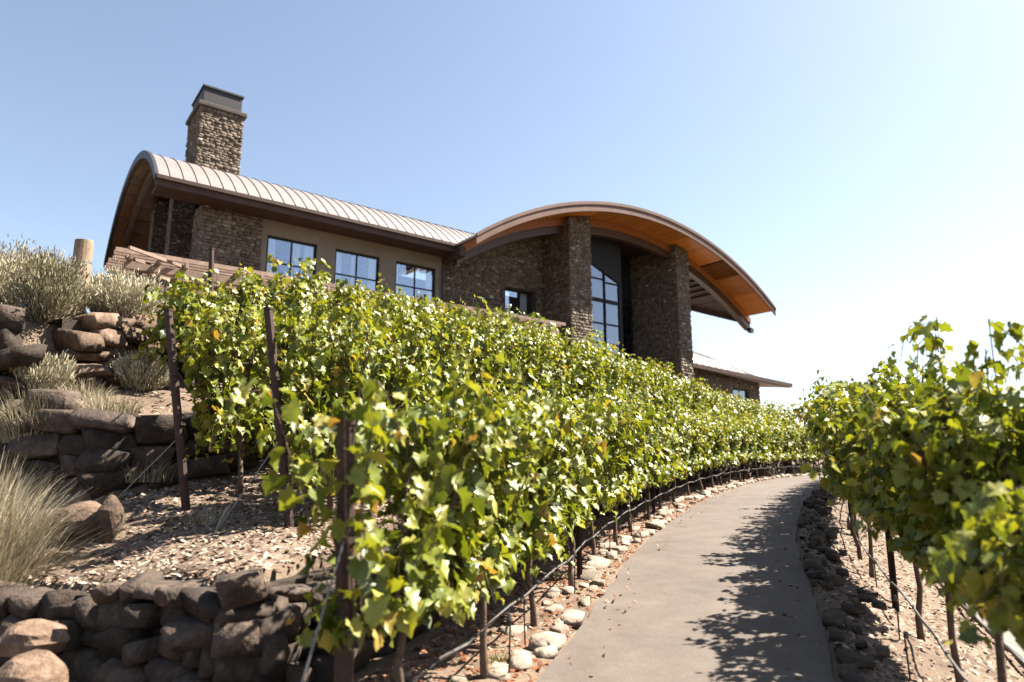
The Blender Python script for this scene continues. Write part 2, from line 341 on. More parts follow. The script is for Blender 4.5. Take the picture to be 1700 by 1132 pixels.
def ground(x, y):
    x = np.atleast_1d(np.asarray(x, float)); y = np.atleast_1d(np.asarray(y, float))
    v, d = vd(x, y); zp = np.interp(v, PV, PC[:, 2])
    a2 = wall_side(x, y, W2)
    left = (np.interp(np.where(a2 > 0, d, np.minimum(d, 6.6)), TD, TZ) + .76 * sst((a2 - .28) / .14)) * k_of(v, d)
    low = .03 * np.clip(d - 1.3, 0, 3)
    a1 = above_wall1(x, y); a = sst((a1 - .28) / .14)
    left = left - np.interp(x, [-9, -6, -4.1, -3.1, -2.0, -1.5], [.80, .72, .54, .30, .13, .06]) * (1 - sst(a1 / 2.6)) * (y < 10)
    zl = low * (1 - a) + left * a
    zr = np.interp(-d, [1.2, 1.5, 2.1, 3.2, 3.6, 5, 8, 20, 60], [-.0, -.03, -.27, -.72, -.88, -1.45, -2.4, -5, -9])
    z = zp + np.where(d > 1.2, zl, np.where(d < -1.2, zr, -.05))
    far = sst((np.hypot(x, y - 18) - 45) / 160)
    z = z * (1 - far) + (-26) * far
    bump = .03 * np.sin(x * 2.3 + 1.2 * y) * np.sin(y * 1.9 - .7 * x) + .02 * np.sin(x * 5.1) * np.sin(y * 4.7)
    return z + bump * (np.abs(d) > 1.7)
def gz(x, y): return float(ground(x, y)[0])

# ground sheet
def axis(lo, hi, n_lo, n_hi, step, reach):
    core = np.arange(lo, hi + step / 2, step)
    g = step * np.cumsum(1.16 ** np.arange(1, 70)); g = g[g < reach]
    return np.concatenate([lo - g[::-1], core, hi + g])
gx = axis(-14, 12, 0, 0, .14, 3500); gy = axis(1, 22, 0, 0, .16, 3500)
X, Y = np.meshgrid(gx, gy); Z = ground(X.ravel(), Y.ravel())
nx, ny = len(gx), len(gy); idx = np.arange(nx * ny).reshape(ny, nx)
F = np.stack([idx[:-1, :-1], idx[:-1, 1:], idx[1:, 1:], idx[1:, :-1]], -1).reshape(-1, 4)
tag(link('ground', np_mesh('ground', np.c_[X.ravel(), Y.ravel(), Z], F, M['soil'], True)), kind='structure', label='dry tan earth of the terraced hillside')

def strip(name, d0, d1, v0, v1, lift, m, kind='structure', wob=0.0, thick=.0, nd=6, step=.2):
    v = np.arange(v0, v1, step); rows = []
    for j in range(nd + 1):
        t = j / nd; dd = np.full_like(v, d0 + (d1 - d0) * t)
        if wob and j in (0, nd): dd = dd + wob * (np.sin(v * 3.1 + j) * .5 + np.sin(v * 7.7 + 2 * j) * .3 + rng.normal(0, .25, len(v)))
        x, y = at(v, dd); rows.append(np.c_[x, y, np.zeros_like(x)])
    return v, rows
v, rows = strip('path', -1.17, 1.17, -5, 62, .0, None, wob=.025, nd=8)
P = np.stack(rows, 1)
P[:, :, 2] = np.interp(v, PV, PC[:, 2])[:, None] + (.012 - .02 * np.linspace(-1, 1, 9)[None] ** 2)
n_v, n_d = P.shape[:2]; idx = np.arange(n_v * n_d).reshape(n_v, n_d)
F = np.stack([idx[:-1, :-1], idx[:-1, 1:], idx[1:, 1:], idx[1:, :-1]], -1).reshape(-1, 4)[:, ::-1]
tag(link('path', np_mesh('path', P.reshape(-1, 3), F, M['path'], True)), kind='structure', label='tan paved footpath curving uphill between the vine rows')
# pale concrete drainage strip below the right-hand row
v = np.arange(3, 26, .25); mb = MB()
for j in range(len(v) - 1):
    q = []
    for vv in (v[j], v[j + 1]):
        for dd in (-3.28, -3.72):
            x, y = at(vv, dd); q.append((float(x), float(y), gz(x, y) + .07))
    lo = [(a, b, c - .25) for a, b, c in q]
    mb.add(q + lo, [(0, 1, 3, 2), (0, 2, 6, 4), (1, 5, 7, 3)])
tag(mb.build('drainage_strip', M['concrete_strip']), kind='structure', label='pale concrete strip running downhill beside the right vine row')

def rock_arrays(seed):
    """an angular block: a cube with every corner knocked off differently"""
    r = np.random.default_rng(seed); bm = bmesh.new(); sk = r.uniform(-.22, .22, 3)
    for cx_ in (-1, 1):
        for cy_ in (-1, 1):
            for cz_ in (-1, 1):
                c = np.array([cx_, cy_, cz_], float) * r.uniform(.82, 1.08, 3); c[0] += sk[0] * cz_; c[2] += sk[1] * cx_; c[1] += sk[2] * cz_ * .5
                for ax in range(3):
                    p = c.copy(); p[ax] *= 1 - r.uniform(.08, .62); bm.verts.new(p)
    out = bmesh.ops.convex_hull(bm, input=bm.verts)
    bmesh.ops.delete(bm, geom=[e for e in bm.verts if not e.link_faces], context='VERTS')
    bmesh.ops.triangulate(bm, faces=bm.faces); bm.verts.index_update()
    V = np.array([v.co[:] for v in bm.verts]); F = np.array([[v.index for v in f.verts] for f in bm.faces]); bm.free()
    return V, F
ROCKS = [rock_arrays(s) for s in range(14)]
class Joined:
    def __init__(s): s.V = []; s.F = []; s.T = []; s.n = 0
    def add(s, V, F, t=0.5):
        s.V.append(V); s.F.append(F + s.n); s.n += len(V); s.T.append(np.full(len(V), t))
    def build(s, name, m, parent=None, smooth=False):
        return link(name, np_mesh(name, np.vstack(s.V), np.vstack(s.F), m, smooth, np.concatenate(s.T)), parent)

def stone_facing(parent, faces):
    """real stones standing a little proud of a masonry face; faces: (axis, const, a0, a1, z0, ztop(a), holes)"""
    J = Joined(); r = np.random.default_rng(int(abs(faces[0][1]) * 100 + abs(faces[0][2]) * 10))
    for ax, cst, a0, a1, z0, zt, holes in faces:
        z = z0
        while z < 19:
            h = r.uniform(.08, .18); a = a0 - r.uniform(0, .2); any_ = False
            while a < a1:
                wd = r.uniform(.12, .36); c0, c1 = max(a, a0 - .03), min(a + wd, a1 + .03); m_ = (c0 + c1) / 2
                if c1 - c0 > .08 and z + h < zt(m_) + .02:
                    any_ = True
                    if not any(p0 - .02 < c1 and c0 < p1 + .02 and q0 < z + h and z < q1 for p0, p1, q0, q1 in holes):
                        V, F_ = ROCKS[r.integers(0, 14)]; d = r.uniform(.025, .07); sc_ = np.array([(c1 - c0) / 2 * .97, d, h / 2 * .95])
                        V = V * sc_
                        if ax == 's': V = V[:, [1, 0, 2]] * np.array([1, -1, 1]) + np.array([cst, m_, z + h / 2 - ZB])
                        else: V = V + np.array([m_, cst, z + h / 2 - ZB])
                        J.add(V, F_, float(np.clip(r.normal(.5, .18), 0, 1)))
                a += wd + .012
            z += h + .012
            if not any_ and z > z0 + 1: break
    if J.n: tag(J.build('stone_facing', M['facing'], parent), kind='stuff')

# ------------------------------------------------------------------ winery building
PSI = .6577; ZB = 5.0
B = empty('winery_building', (-2.7165, 30, ZB), PSI, 'large stone winery with curved metal roofs, tall chimney and arched entrance on the hill', 'building')
def bpart(mb, name, m, parent=B, label=None, **kw):
    o = mb.build(name, m, parent, **kw)
    if label: o['label'] = label
    return o
def P3(s, n, z): return (s, n, z - ZB)
class BB(MB):
    def bx(s, s0, s1, n0, n1, z0, z1): return s.box((s0, n0, z0 - ZB), (s1, n1, z1 - ZB))

def arc_z(t, width, rise):
    """height above the springing at t in 0..width"""
    r = (width ** 2 / 4 + rise ** 2) / (2 * rise); return math.sqrt(max(0, r * r - (t - width / 2) ** 2)) - (r - rise)

WW, WR, WE = 13.4, 2.75, 11.75          # left wing roof: span, rise, eave
SL, SR = -12.56, 6.0
def wz(n): return WE + arc_z(n, WW, WR)
def vault_shell(s0, s1, nn, zf, th):
    mb = MB(); k = len(nn)
    top = [(s, n, zf(n) - ZB) for s in (s0, s1) for n in nn]; bot = [(s, n, zf(n) - th - ZB) for s in (s0, s1) for n in nn]
    f = []
    for i in range(k - 1):
        f.append((i, k + i, k + i + 1, i + 1)); f.append((2 * k + i, 2 * k + i + 1, 3 * k + i + 1, 3 * k + i))
        f.append((i, i + 1, 2 * k + i + 1, 2 * k + i)); f.append((k + i, 3 * k + i, 3 * k + i + 1, k + i + 1))
    f.append((0, 2 * k, 3 * k, k)); f.append((k - 1, 2 * k - 1, 4 * k - 1, 3 * k - 1))
    mb.add(top + bot, f); return mb
nn = list(np.linspace(0, WW, 33))
wing_roof = bpart(vault_shell(SL + .06, .2, nn, lambda n: wz(n) - .05, .12), 'curved_roof', M['fascia_dark'], label='long low vaulted roof of the left wing', smooth=False)
# standing seam panels: each one a sub-part
PW = .46; npan = int((SR - SL) / PW)
def seam_panel(width, nn=nn):
    mb = MB(); k = len(nn)
    prof = [(0, .032), (.02, .032), (.026, .0), (width - .006, .0), (width - .006, -.05)]
    vs_ = []
    for a, b in prof:
        for n in nn:
            dz = (wz(min(n + .1, WW)) - wz(max(n - .1, 0))) / (min(n + .1, WW) - max(n - .1, 0)); l = math.hypot(1, dz)
            vs_.append((a, n - b * dz / l, wz(n) + b / l - ZB))
    f = [(j * k + i, (j + 1) * k + i, (j + 1) * k + i + 1, j * k + i + 1) for j in range(len(prof) - 1) for i in range(k - 1)]
    mb.add(vs_, f); return mb.mesh('roof_panel', M['roofmetal'])
pm = seam_panel(PW)
for i in range(npan):
    s_ = SL + i * PW
    if s_ + PW < .3: link('roof_panel', pm, wing_roof, (s_, 0, 0))
    else:                                   # cut where the arched roof rises through
        cut = [n for n in np.linspace(0, WW, 67) if wz(n) > 11.70 + 3.45 * min(1, (s_ + PW) / 6.5) - .2]
        if len(cut) > 3: link('roof_panel', seam_panel(PW, cut), wing_roof, (s_, 0, 0))
g = MB(); kk = len(nn)                                              # rolled gable trim
for a, b in ((SL - .05, SL + .07),):
    vs_ = [(s, n, wz(n) + o - ZB) for s in (a, b) for o in (.07, -.26) for n in nn]
    f = []
    for i in range(kk - 1):
        f += [(i, i + 1, kk + i + 1, kk + i), (2 * kk + i, 3 * kk + i, 3 * kk + i + 1, 2 * kk + i + 1), (i, 2 * kk + i, 2 * kk + i + 1, i + 1), (kk + i, kk + i + 1, 3 * kk + i + 1, 3 * kk + i)]
    f += [(0, kk, 3 * kk, 2 * kk), (kk - 1, 3 * kk - 1, 4 * kk - 1, 2 * kk - 1)]
    g.add(vs_, f)
bpart(g, 'gable_trim', M['stucco_dark'], wing_roof)
bpart(BB().bx(SL, .35, -.05, .10, WE - .40, WE - .02), 'fascia_board', M['fascia_dark'], wing_roof)
bpart(BB().bx(SL, .35, -.17, -.052, WE - .16, WE - .02), 'gutter', M['fascia_dark'], wing_roof)
bpart(BB().bx(SL + .08, 0, .102, 1.2, WE - .34, WE - .28), 'eave_soffit', M['fascia_dark'], wing_roof)
# cedar boarding under the open gable
ns = 15
for i in range(ns):
    n0, n1 = .15 + (WW - .3) * i / ns, .15 + (WW - .3) * (i + 1) / ns - .03
    mb = MB(); z0, z1 = wz(n0) - .19 - ZB, wz(n1) - .19 - ZB
    mb.add([(SL + .1, n0, z0), (-8.6, n0, z0), (-8.6, n1, z1), (SL + .1, n1, z1), (SL + .1, n0, z0 - .04), (-8.6, n0, z0 - .04), (-8.6, n1, z1 - .04), (SL + .1, n1, z1 - .04)],
           [(0, 1, 2, 3), (7, 6, 5, 4), (0, 4, 5, 1), (1, 5, 6, 2), (2, 6, 7, 3), (3, 7, 4, 0)])
    mb.build('soffit_panel', M['soffit_dark'], wing_roof)
for s in (-11.9, -10.4):
    mb = MB()
    for i in range(16):
        a, b = WW * .02 + WW * .96 * i / 16, WW * .02 + WW * .96 * (i + 1) / 16
        mb.bar(P3(s, a, wz(a) - .42), P3(s, b, wz(b) - .42), .18, .38, (1, 0, 0) if False else (0, 0, 1))
    mb.build('roof_rib', M['beam'], wing_roof)

# left wing walls
WZ0 = 3.6
NW = 1.2; ZH, ZS = 10.79, 9.06
wins = [(-8.19, -6.09), (-5.27, -3.17), (-2.35, -.23)]
o = bpart(BB().bx(-9.58, -8.42, NW, NW + .5, WZ0, WE - .28), 'stone_wall', M['masonry'], label='stone end of the left wing front')
stone_facing(o, [('n', NW, -9.6, -8.44, 7.5, lambda a: WE - .3, [])])
mb = BB().bx(-8.42, .1, NW + .02, NW + .45, ZH, WE - .28).bx(-8.42, .1, NW + .02, NW + .45, WZ0, ZS)
edges = [-8.42] + [e for p in wins for e in p] + [.1]
for a, b in zip(edges[::2], edges[1::2]): mb.bx(a, b, NW + .02, NW + .45, ZS, ZH)
bpart(mb, 'concrete_wall', M['concrete'], label='pale concrete wall panel around the three windows')
mb = BB()
for a in (-5.69, -2.77): mb.bx(a - .012, a + .012, NW + .012, NW + .02, WZ0, WE - .3)
o = bpart(BB().bx(-10.75, -9.62, NW - .12, NW + 1.0, WZ0, WE - .25), 'stone_pier', M['masonry'])
stone_facing(o, [('n', NW - .12, -10.75, -9.62, 7.5, lambda a: WE - .3, []), ('s', -10.75, NW - .12, NW + 1, 7.5, lambda a: WE - .3, [])])
bpart(BB().bx(-11.25, -10.4, 4.1, 5.0, WZ0, wz(4.5) - .3), 'stone_pier', M['masonry'])
bpart(BB().bx(-11.25, -10.4, 8.6, 9.5, WZ0, wz(9) - .3), 'stone_pier', M['masonry'])
bpart(BB().bx(-10.1, -9.6, NW + 1.0, WW - 1.2, WZ0, WE - .6).bx(-10.05, -9.65, 2.4, 11, WE - .6, WE + .3).bx(-10.05, -9.65, 3.8, 9.6, WE + .3, WE + 1.75), 'end_wall', M['masonry'])
bpart(BB().bx(-10.2, -10.1, 5.6, 8.0, 7.5, 9.9), 'glazed_door', M['frame'])
bpart(BB().bx(-9.6, 8.7, 5.9, 6.1, WZ0, 11.6), 'interior_wall', M['inside'])
bpart(BB().bx(-9.4, 7.0, NW + 1.3, 5.9, 8.2, 8.3), 'interior_floor', M['inside'])

def window(s0, s1, n, z0, z1, cols, rows, parent=B, fw=.085, mw=.055, curtains=(), depth=.12, label=None):
    mb = BB(); na, nb = n + depth, n + depth + .09
    mb.bx(s0, s0 + fw, na, nb, z0, z1).bx(s1 - fw, s1, na, nb, z0, z1).bx(s0 + fw, s1 - fw, na, nb, z0, z0 + fw).bx(s0 + fw, s1 - fw, na, nb, z1 - fw, z1)
    f = bpart(mb, 'window', M['frame'], parent, label)
    sp = [s0 + fw + (s1 - s0 - 2 * fw) * t for t in cols]; zp = [z0 + fw + (z1 - z0 - 2 * fw) * t for t in rows]
    for a in sp: bpart(BB().bx(a - mw / 2, a + mw / 2, na + .012, nb - .012, z0 + fw, z1 - fw), 'mullion', M['frame'], f)
    xs = [s0 + fw] + sp + [s1 - fw]; zs = [z0 + fw] + zp + [z1 - fw]
    for i in range(len(xs) - 1):
        for b in zp: bpart(BB().bx(xs[i] + mw / 2, xs[i + 1] - mw / 2, na + .015, nb - .015, b - mw / 2, b + mw / 2), 'glazing_bar', M['frame'], f)
        for j in range(len(zs) - 1):
            bpart(BB().bx(xs[i] - .01, xs[i + 1] + .01, na + .04, na + .05, zs[j], zs[j + 1]), 'pane', M['glass'], f)
    for a, b in curtains:
        mb = MB(); k = 24; vs_ = []
        for i in range(k + 1):
            u = a + (b - a) * i / k; y = nb + .07 + .04 * math.sin(i * 1.7)
            vs_ += [P3(s0 + (s1 - s0) * u, y, z0 + .02), P3(s0 + (s1 - s0) * (u if u > .3 else u * .92), y, z1 - .02)]
        mb.add(vs_, [(2 * i, 2 * i + 2, 2 * i + 3, 2 * i + 1) for i in range(k)])
        bpart(mb, 'curtain', M['curtain'], f, smooth=True)
    return f
window(*wins[0], NW, ZS, ZH, [.5], [.36], curtains=((.02, .22), (.56, .70), (.78, .98)), label='window nearest the chimney end with white curtains')
window(*wins[1], NW, ZS, ZH, [.5], [.36], curtains=((.02, .2), (.40, .48), (.8, .98)))
window(*wins[2], NW, ZS, ZH, [.5], [.36], curtains=((.03, .12), (.82, .98)))

# chimney
ch = bpart(BB().bx(-10.35, -8.52, 5.0, 7.3, 12.6, 17.46), 'chimney', M['masonry'], label='tall square stone chimney with metal cap')
stone_facing(ch, [('n', 5.0, -10.35, -8.52, 13.2, lambda a: 17.45, []), ('s', -10.35, 5.0, 7.3, 13.2, lambda a: 17.45, [])])
bpart(BB().bx(-10.5, -8.37, 4.86, 7.44, 17.46, 17.66), 'coping_slab', M['cap_stone'], ch, bevel=.03)
bpart(BB().bx(-10.28, -8.6, 5.06, 7.24, 17.66, 18.45), 'chimney_cap', M['stucco_dark'], ch, bevel=.02)
bpart(BB().bx(-10.34, -8.54, 5.0, 7.3, 18.45, 18.53), 'cap_lid', M['stucco_dark'], ch)

# central arched roof
AW, AR, AE, AF = 24.13, 3.85, 11.70, -1.77
def az(s): return AE + arc_z(s, AW, AR)
def nback(s): return float(np.interp(s, [19.5, 22, AW], [6.5, 4.0, .75])) if s > 19.5 else 12.0
ss = list(np.linspace(0, AW, 49))
def vault_x(ss, nf, nb, ztop, th):
    mb = MB(); k = len(ss); vs_ = []
    for off in (0, -th):
        for fn in (nf, nb): vs_ += [(s, fn(s), ztop(s) + off - ZB) for s in ss]
    f = []
    for i in range(k - 1):
        f += [(i, i + 1, k + i + 1, k + i), (2 * k + i, 3 * k + i, 3 * k + i + 1, 2 * k + i + 1), (i, 2 * k + i, 2 * k + i + 1, i + 1), (k + i, k + i + 1, 3 * k + i + 1, 3 * k + i)]
    f += [(0, k, 3 * k, 2 * k), (k - 1, 3 * k - 1, 4 * k - 1, 2 * k - 1)]
    mb.add(vs_, f); return mb
arch = bpart(vault_x(ss, lambda s: AF, nback, az, .10), 'arched_roof', M['roofmetal'], label='wide arched roof over the entrance with orange wooden underside')
bpart(vault_x(ss, lambda s: AF - .09, lambda s: AF - .003, lambda s: az(s) + .05, .5), 'arched_fascia', M['fascia'], arch)
bpart(vault_x(ss, lambda s: AF - .14, lambda s: AF - .092, lambda s: az(s) + .08, .17), 'drip_edge', M['fascia'], arch)
# boarded soffit: panels between ribs
seg = np.linspace(.15, AW - .1, 15)
for i in range(14):
    a, b = seg[i] + .02, seg[i + 1] - .02; sub = list(np.linspace(a, b, 5))
    if i == 11:        # open slatted vent bay
        bpart(vault_x(sub, lambda s: AF + .02, lambda s: .18, lambda s: az(s) - .14, .03), 'vent_backing', M['inside'], arch)
        for q in np.linspace(a + .12, b - .12, 8):
            bpart(MB().bar(P3(q, AF + .03, az(q) - .27), P3(q, .17, az(q) - .27), .11, .07, (0, 0, 1)), 'vent_slat', M['beam_orange'], arch)
    else:
        bpart(vault_x(sub, lambda s: AF + .02, lambda s: .18, lambda s: az(s) - .16, .07), 'soffit_panel', M['soffit'], arch)
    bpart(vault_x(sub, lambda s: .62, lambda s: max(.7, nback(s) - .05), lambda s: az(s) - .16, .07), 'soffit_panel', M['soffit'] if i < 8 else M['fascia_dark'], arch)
# main glulam rib behind the front overhang; orange strip paints light onto its front
rs = list(np.linspace(.3, AW + .15, 41))
bpart(vault_x(rs, lambda s: .2, lambda s: .60, lambda s: az(min(s, AW)) - .24, .84), 'arched_beam', M['beam'], arch)
bpart(vault_x(rs, lambda s: .12, lambda s: .197, lambda s: az(min(s, AW)) - .24, .40), 'lit_beam_face', M['beam_orange'], arch)
bpart(MB().bar(P3(AW - .05, .18, 10.62), P3(AW + .3, .18, 10.55), .3, .28), 'beam_end_cap', M['stucco_dark'], arch)
# rear edge beam of the canopy
mb = MB(); q = [(20.9, 5.0), (22, 4.0), (23, 2.6), (AW, .75)]
for (a, n0), (b, n1) in zip(q[:-1], q[1:]): mb.bar(P3(a, n0, az(a) - .3), P3(b, n1, az(b) - .3), .16, .42)
bpart(mb, 'rear_edge_beam', M['beam'], arch)
for t in np.linspace(17.6, 21.6, 9):
    bpart(MB().bar(P3(t, .7, az(t) - .30), P3(t, min(4.4, nback(t) - .2), az(t) - .30), .12, .1), 'rafter', M['beam'], arch)

# valley gutter and downpipe where the roofs meet
bpart(BB().bx(.02, .34, -.5, 1.1, AE - .62, AE - .14), 'valley_gutter', M['fascia_dark'])
bpart(MB().tube([P3(.1, .95, AE - .6), P3(.1, 1.1, AE - .9), P3(.1, 1.12, 6)], .06, 8), 'downpipe', M['stucco_dark'])

# central walls
NC = 1.9
w0, w1, wz0, wz1 = 4.43, 6.55, 9.0, 10.83
def wall_under_arch(name, s0, s1, n0, n1, z0, clip=None, m=M['masonry'], drop=.26):
    sub = list(np.linspace(s0, s1, max(3, int((s1 - s0) / .6) + 2))); mb = MB(); k = len(sub)
    vs_ = [(s, n, (z0 if lo else az(min(max(s, 0), AW)) - drop) - ZB) for n in (n0, n1) for lo in (1, 0) for s in sub]
    f = []
    for i in range(k - 1):
        f += [(i, i + 1, k + i + 1, k + i), (2 * k + i, 3 * k + i, 3 * k + i + 1, 2 * k + i + 1), (k + i, k + i + 1, 3 * k + i + 1, 3 * k + i), (i, 2 * k + i, 2 * k + i + 1, i + 1)]
    f += [(0, k, 3 * k, 2 * k), (k - 1, 3 * k - 1, 4 * k - 1, 2 * k - 1)]
    mb.add(vs_, f); return mb
mb = wall_under_arch('stone_wall', .12, w0, NC, NC + .5, WZ0)
m2 = wall_under_arch('', w1, 7.12, NC, NC + .5, WZ0); mb.add(m2.v, m2.f)
m2 = wall_under_arch('', w0, w1, NC + .002, NC + .5, wz1); mb.add(m2.v, m2.f)
mb.bx = None
b2 = BB().bx(w0, w1, NC + .002, NC + .5, WZ0, wz0); mb.add(b2.v, b2.f)
o = bpart(mb, 'stone_wall', M['masonry'], label='stone wall left of the entrance with one small window')
stone_facing(o, [('n', NC, .3, 7.0, 6.5, lambda a: az(a) - .3, [(w0 - .06, w1 + .02, wz0 - .02, wz1 + .02)])])
window(w0, w1, NC, wz0, wz1, [.62], [.4], curtains=((.66, .9),), fw=.07, depth=.38, label='small dark window in the stone wall left of the entrance')
bpart(BB().bx(w0 - .05, w0 - .004, NC - .03, NC + .12, wz0, wz1), 'window_trim', M['stucco_dark'])
o = bpart(wall_under_arch('', 7.09, 8.61, -.3, 4.2, WZ0), 'stone_pillar', M['masonry'], label='stone entrance pillar nearer the left wing')
stone_facing(o, [('n', -.3, 7.09, 8.61, 6.5, lambda a: az(a) - .3, []), ('s', 7.09, -.3, NC, 6.5, lambda a: az(7.1) - .3, [])])
o = bpart(wall_under_arch('', 15.95, 17.09, -.3, 5.0, WZ0), 'stone_pillar', M['masonry'], label='stone entrance pillar at the right end')
stone_facing(o, [('n', -.3, 15.95, 17.09, 5.5, lambda a: az(a) - .3, []), ('s', 15.95, -.3, 3.4, 5.5, lambda a: az(16) - .3, [])])
bpart(wall_under_arch('', 8.61, 15.95, 5.95, 6.2, WZ0, m=M['inside']), 'interior_backing', M['inside'])
# entrance glazing, deeply recessed
GN, DN = 1.3, 3.4
def ztop(q): return 13.58 - .375 * (q - 8.65)
def prism(mb, poly, n0, n1):
    k = len(poly); mb.add([P3(a_, n0, b_) for a_, b_ in poly] + [P3(a_, n1, b_) for a_, b_ in poly],
                          [tuple(range(k)), tuple(range(2 * k - 1, k - 1, -1))] + [(i, i + k, (i + 1) % k + k, (i + 1) % k) for i in range(k)])
    return mb
cols = [8.68, 9.95, 11.25, 12.50]; bars = [5.9, 7.1, 8.39, 9.56, 10.93, 12.2]
mb = MB()
for i, c in enumerate(cols):
    wd = .14 if i in (0, 3) else .09
    prism(mb, [(c - wd / 2, 5.2), (c + wd / 2, 5.2), (c + wd / 2, ztop(c)), (c - wd / 2, ztop(c))], GN - .06, GN + .08)
ef = bpart(mb, 'entrance_glazing', M['frame'], label='tall entrance glazing with sloping head between the stone pillars')
for i in range(3):
    a, b = cols[i] + .071, cols[i + 1] - .071
    for j, z in enumerate(bars):
        h = .22 if j == 4 else .08
        zz_ = min(z, ztop(b) - .1)
        bpart(BB().bx(a, b, GN - .04, GN + .06, zz_ - h / 2, zz_ + h / 2), 'glazing_bar', M['frame'], ef)
    zz = [5.2] + [z for z in bars if z < ztop(b) - .15] + [None]
    for z0, z1 in zip(zz[:-1], zz[1:]):
        poly = [(a, z0), (b, z0), (b, z1 or ztop(b)), (a, z1 or ztop(a))]
        bpart(prism(MB(), poly, GN + .012, GN + .022), 'pane', M['glass'], ef)
sub = list(np.linspace(8.62, 12.57, 8))
bpart(prism(MB(), [(q, ztop(q) + .01) for q in sub] + [(q, az(q) - .26) for q in reversed(sub)], GN - .07, GN + .1), 'transom_panel', M['frame'], ef)
bpart(wall_under_arch('', 12.57, 12.72, GN - .02, DN, 5.2, m=M['frame']), 'door_jamb', M['frame'], ef)
bpart(wall_under_arch('', 12.72, 15.94, DN + .02, DN + .12, 12.05, m=M['frame']), 'transom_panel', M['frame'], ef)
for c in (12.8, 14.3, 15.86): bpart(BB().bx(c - .06, c + .06, DN - .06, DN + .06, 5.2, 12.04), 'mullion', M['frame'], ef)
for a, b in ((12.861, 14.239), (14.361, 15.799)):
    for z in (7.6, 11.72): bpart(BB().bx(a, b, DN - .05, DN + .05, z - .06, z + .06), 'glazing_bar', M['frame'], ef)
    bpart(BB().bx(a, b, DN + .012, DN + .018, 5.2, 12.04), 'pane', M['glass'], ef)

# small annex at the right end
AZ = 5.2
an = bpart(BB().bx(17.1, 27.45, 4.0, 4.4, AZ, 8.25).bx(29.45, 30.95, 4.0, 4.4, AZ, 8.0).bx(27.45, 29.45, 4.0, 4.4, 7.15, 8.1).bx(27.45, 29.45, 4.0, 4.4, AZ, 5.95).bx(30.55, 30.95, 4.4, 11, AZ, 8.2),
           'annex_wall', M['masonry'], label='low stone annex wall at the right end')
stone_facing(an, [('n', 4.0, 17.2, 30.95, 5.2, lambda a: 7.98, [(27.43, 29.47, 5.9, 7.2)])])
window(27.45, 29.45, 4.0, 5.95, 7.15, [.5], [], curtains=((.02, .3), (.5, .75)), fw=.09, label='small white-curtained annex window')
rows_ = [  # (s, z) of roof lines at several depths n
    (3.0, [(17.2, 8.60), (21.8, 8.38), (27, 8.05), (30.5, 7.86), (33.8, 7.80)]),
    (4.4, [(17.2, 9.85), (21.8, 9.55), (27, 9.1), (30.4, 8.55), (33.6, 7.95)]),
    (6.0, [(17.2, 10.75), (21.8, 10.45), (26.6, 9.9), (29.9, 9.15), (33.3, 8.10)]),
    (7.6, [(17.2, 11.1), (21.8, 10.9), (26.2, 10.3), (29.4, 9.5), (33.0, 8.2)]),
    (10., [(17.2, 9.2), (21.8, 9.2), (26, 9.0), (29, 8.6), (33.0, 8.0)])]
mb = MB(); k = 5; vs_ = [(s, n, z + o - ZB) for o in (0, -.28) for n, l in rows_ for s, z in l]; f = []; o_ = len(rows_) * k
for i in range(len(rows_) - 1):
    for j in range(k - 1):
        a = i * k + j; f += [(a, a + 1, a + k + 1, a + k), (o_ + a, o_ + a + k, o_ + a + k + 1, o_ + a + 1)]
for j in range(k - 1):
    f += [(j, o_ + j, o_ + j + 1, j + 1)]; a = (len(rows_) - 1) * k + j; f += [(a, a + 1, o_ + a + 1, o_ + a)]
for i in range(len(rows_) - 1):
    a = i * k + k - 1; f += [(a, o_ + a, o_ + a + k, a + k)]
mb.add(vs_, f)
ar = bpart(mb, 'annex_roof', M['roofmetal'], label='low curved metal roof of the right annex')
bpart(MB().bar(P3(17.2, 2.9, 8.42), P3(33.85, 2.9, 7.70), .12, .3), 'fascia_board', M['fascia_dark'], ar)
for i in range(26):     # raised seams
    t = i / 26 * 3.9; j = int(t); u = t - j; mb = MB(); pts = []
    for n, l in rows_[:4]: pts.append(P3(l[j][0] + (l[j + 1][0] - l[j][0]) * u, n, l[j][1] + (l[j + 1][1] - l[j][1]) * u + .02))
    mb.tube(pts, .025, 4); mb.build('roof_seam', M['roofmetal'], ar)

# pergola along the front of the building: its own thing
PG = empty('pergola', (-2.7165, 30, ZB), PSI, 'weathered wooden pergola with slatted top along the front of the winery', 'pergola')
for i, s in enumerate((-13.0, -8.4, -3.9, .6, 4.7)):
    bpart(BB().bx(s - .1, s + .1, -1.62, -1.42, 3.9, 7.72), 'post', M['rust'], PG)
bpart(BB().bx(-13.4, 5.0, -1.72, -1.52, 7.74, 7.96), 'beam', M['pergola'], PG)
bpart(BB().bx(-13.4, 5.0, .75, .92, 7.74, 7.96), 'beam', M['pergola'], PG)
rm = BB().bx(-.045, .045, -2.05, 1.15, 7.97, 8.14).mesh('rafter', M['pergola'])
for i in range(23): link('rafter', rm, PG, (-13.3 + i * .81, random.uniform(-.05, .05), 0))
for j in range(9):
    n = -1.98 + j * .36
    for a, b in ((-13.7, -7.1), (-7.05, -.6), (-.55, 5.15)):
        bpart(BB().bx(a + random.uniform(-.12, .1), b, n - .05, n + .05, 8.145, 8.29), 'slat', M['pergola'], PG)
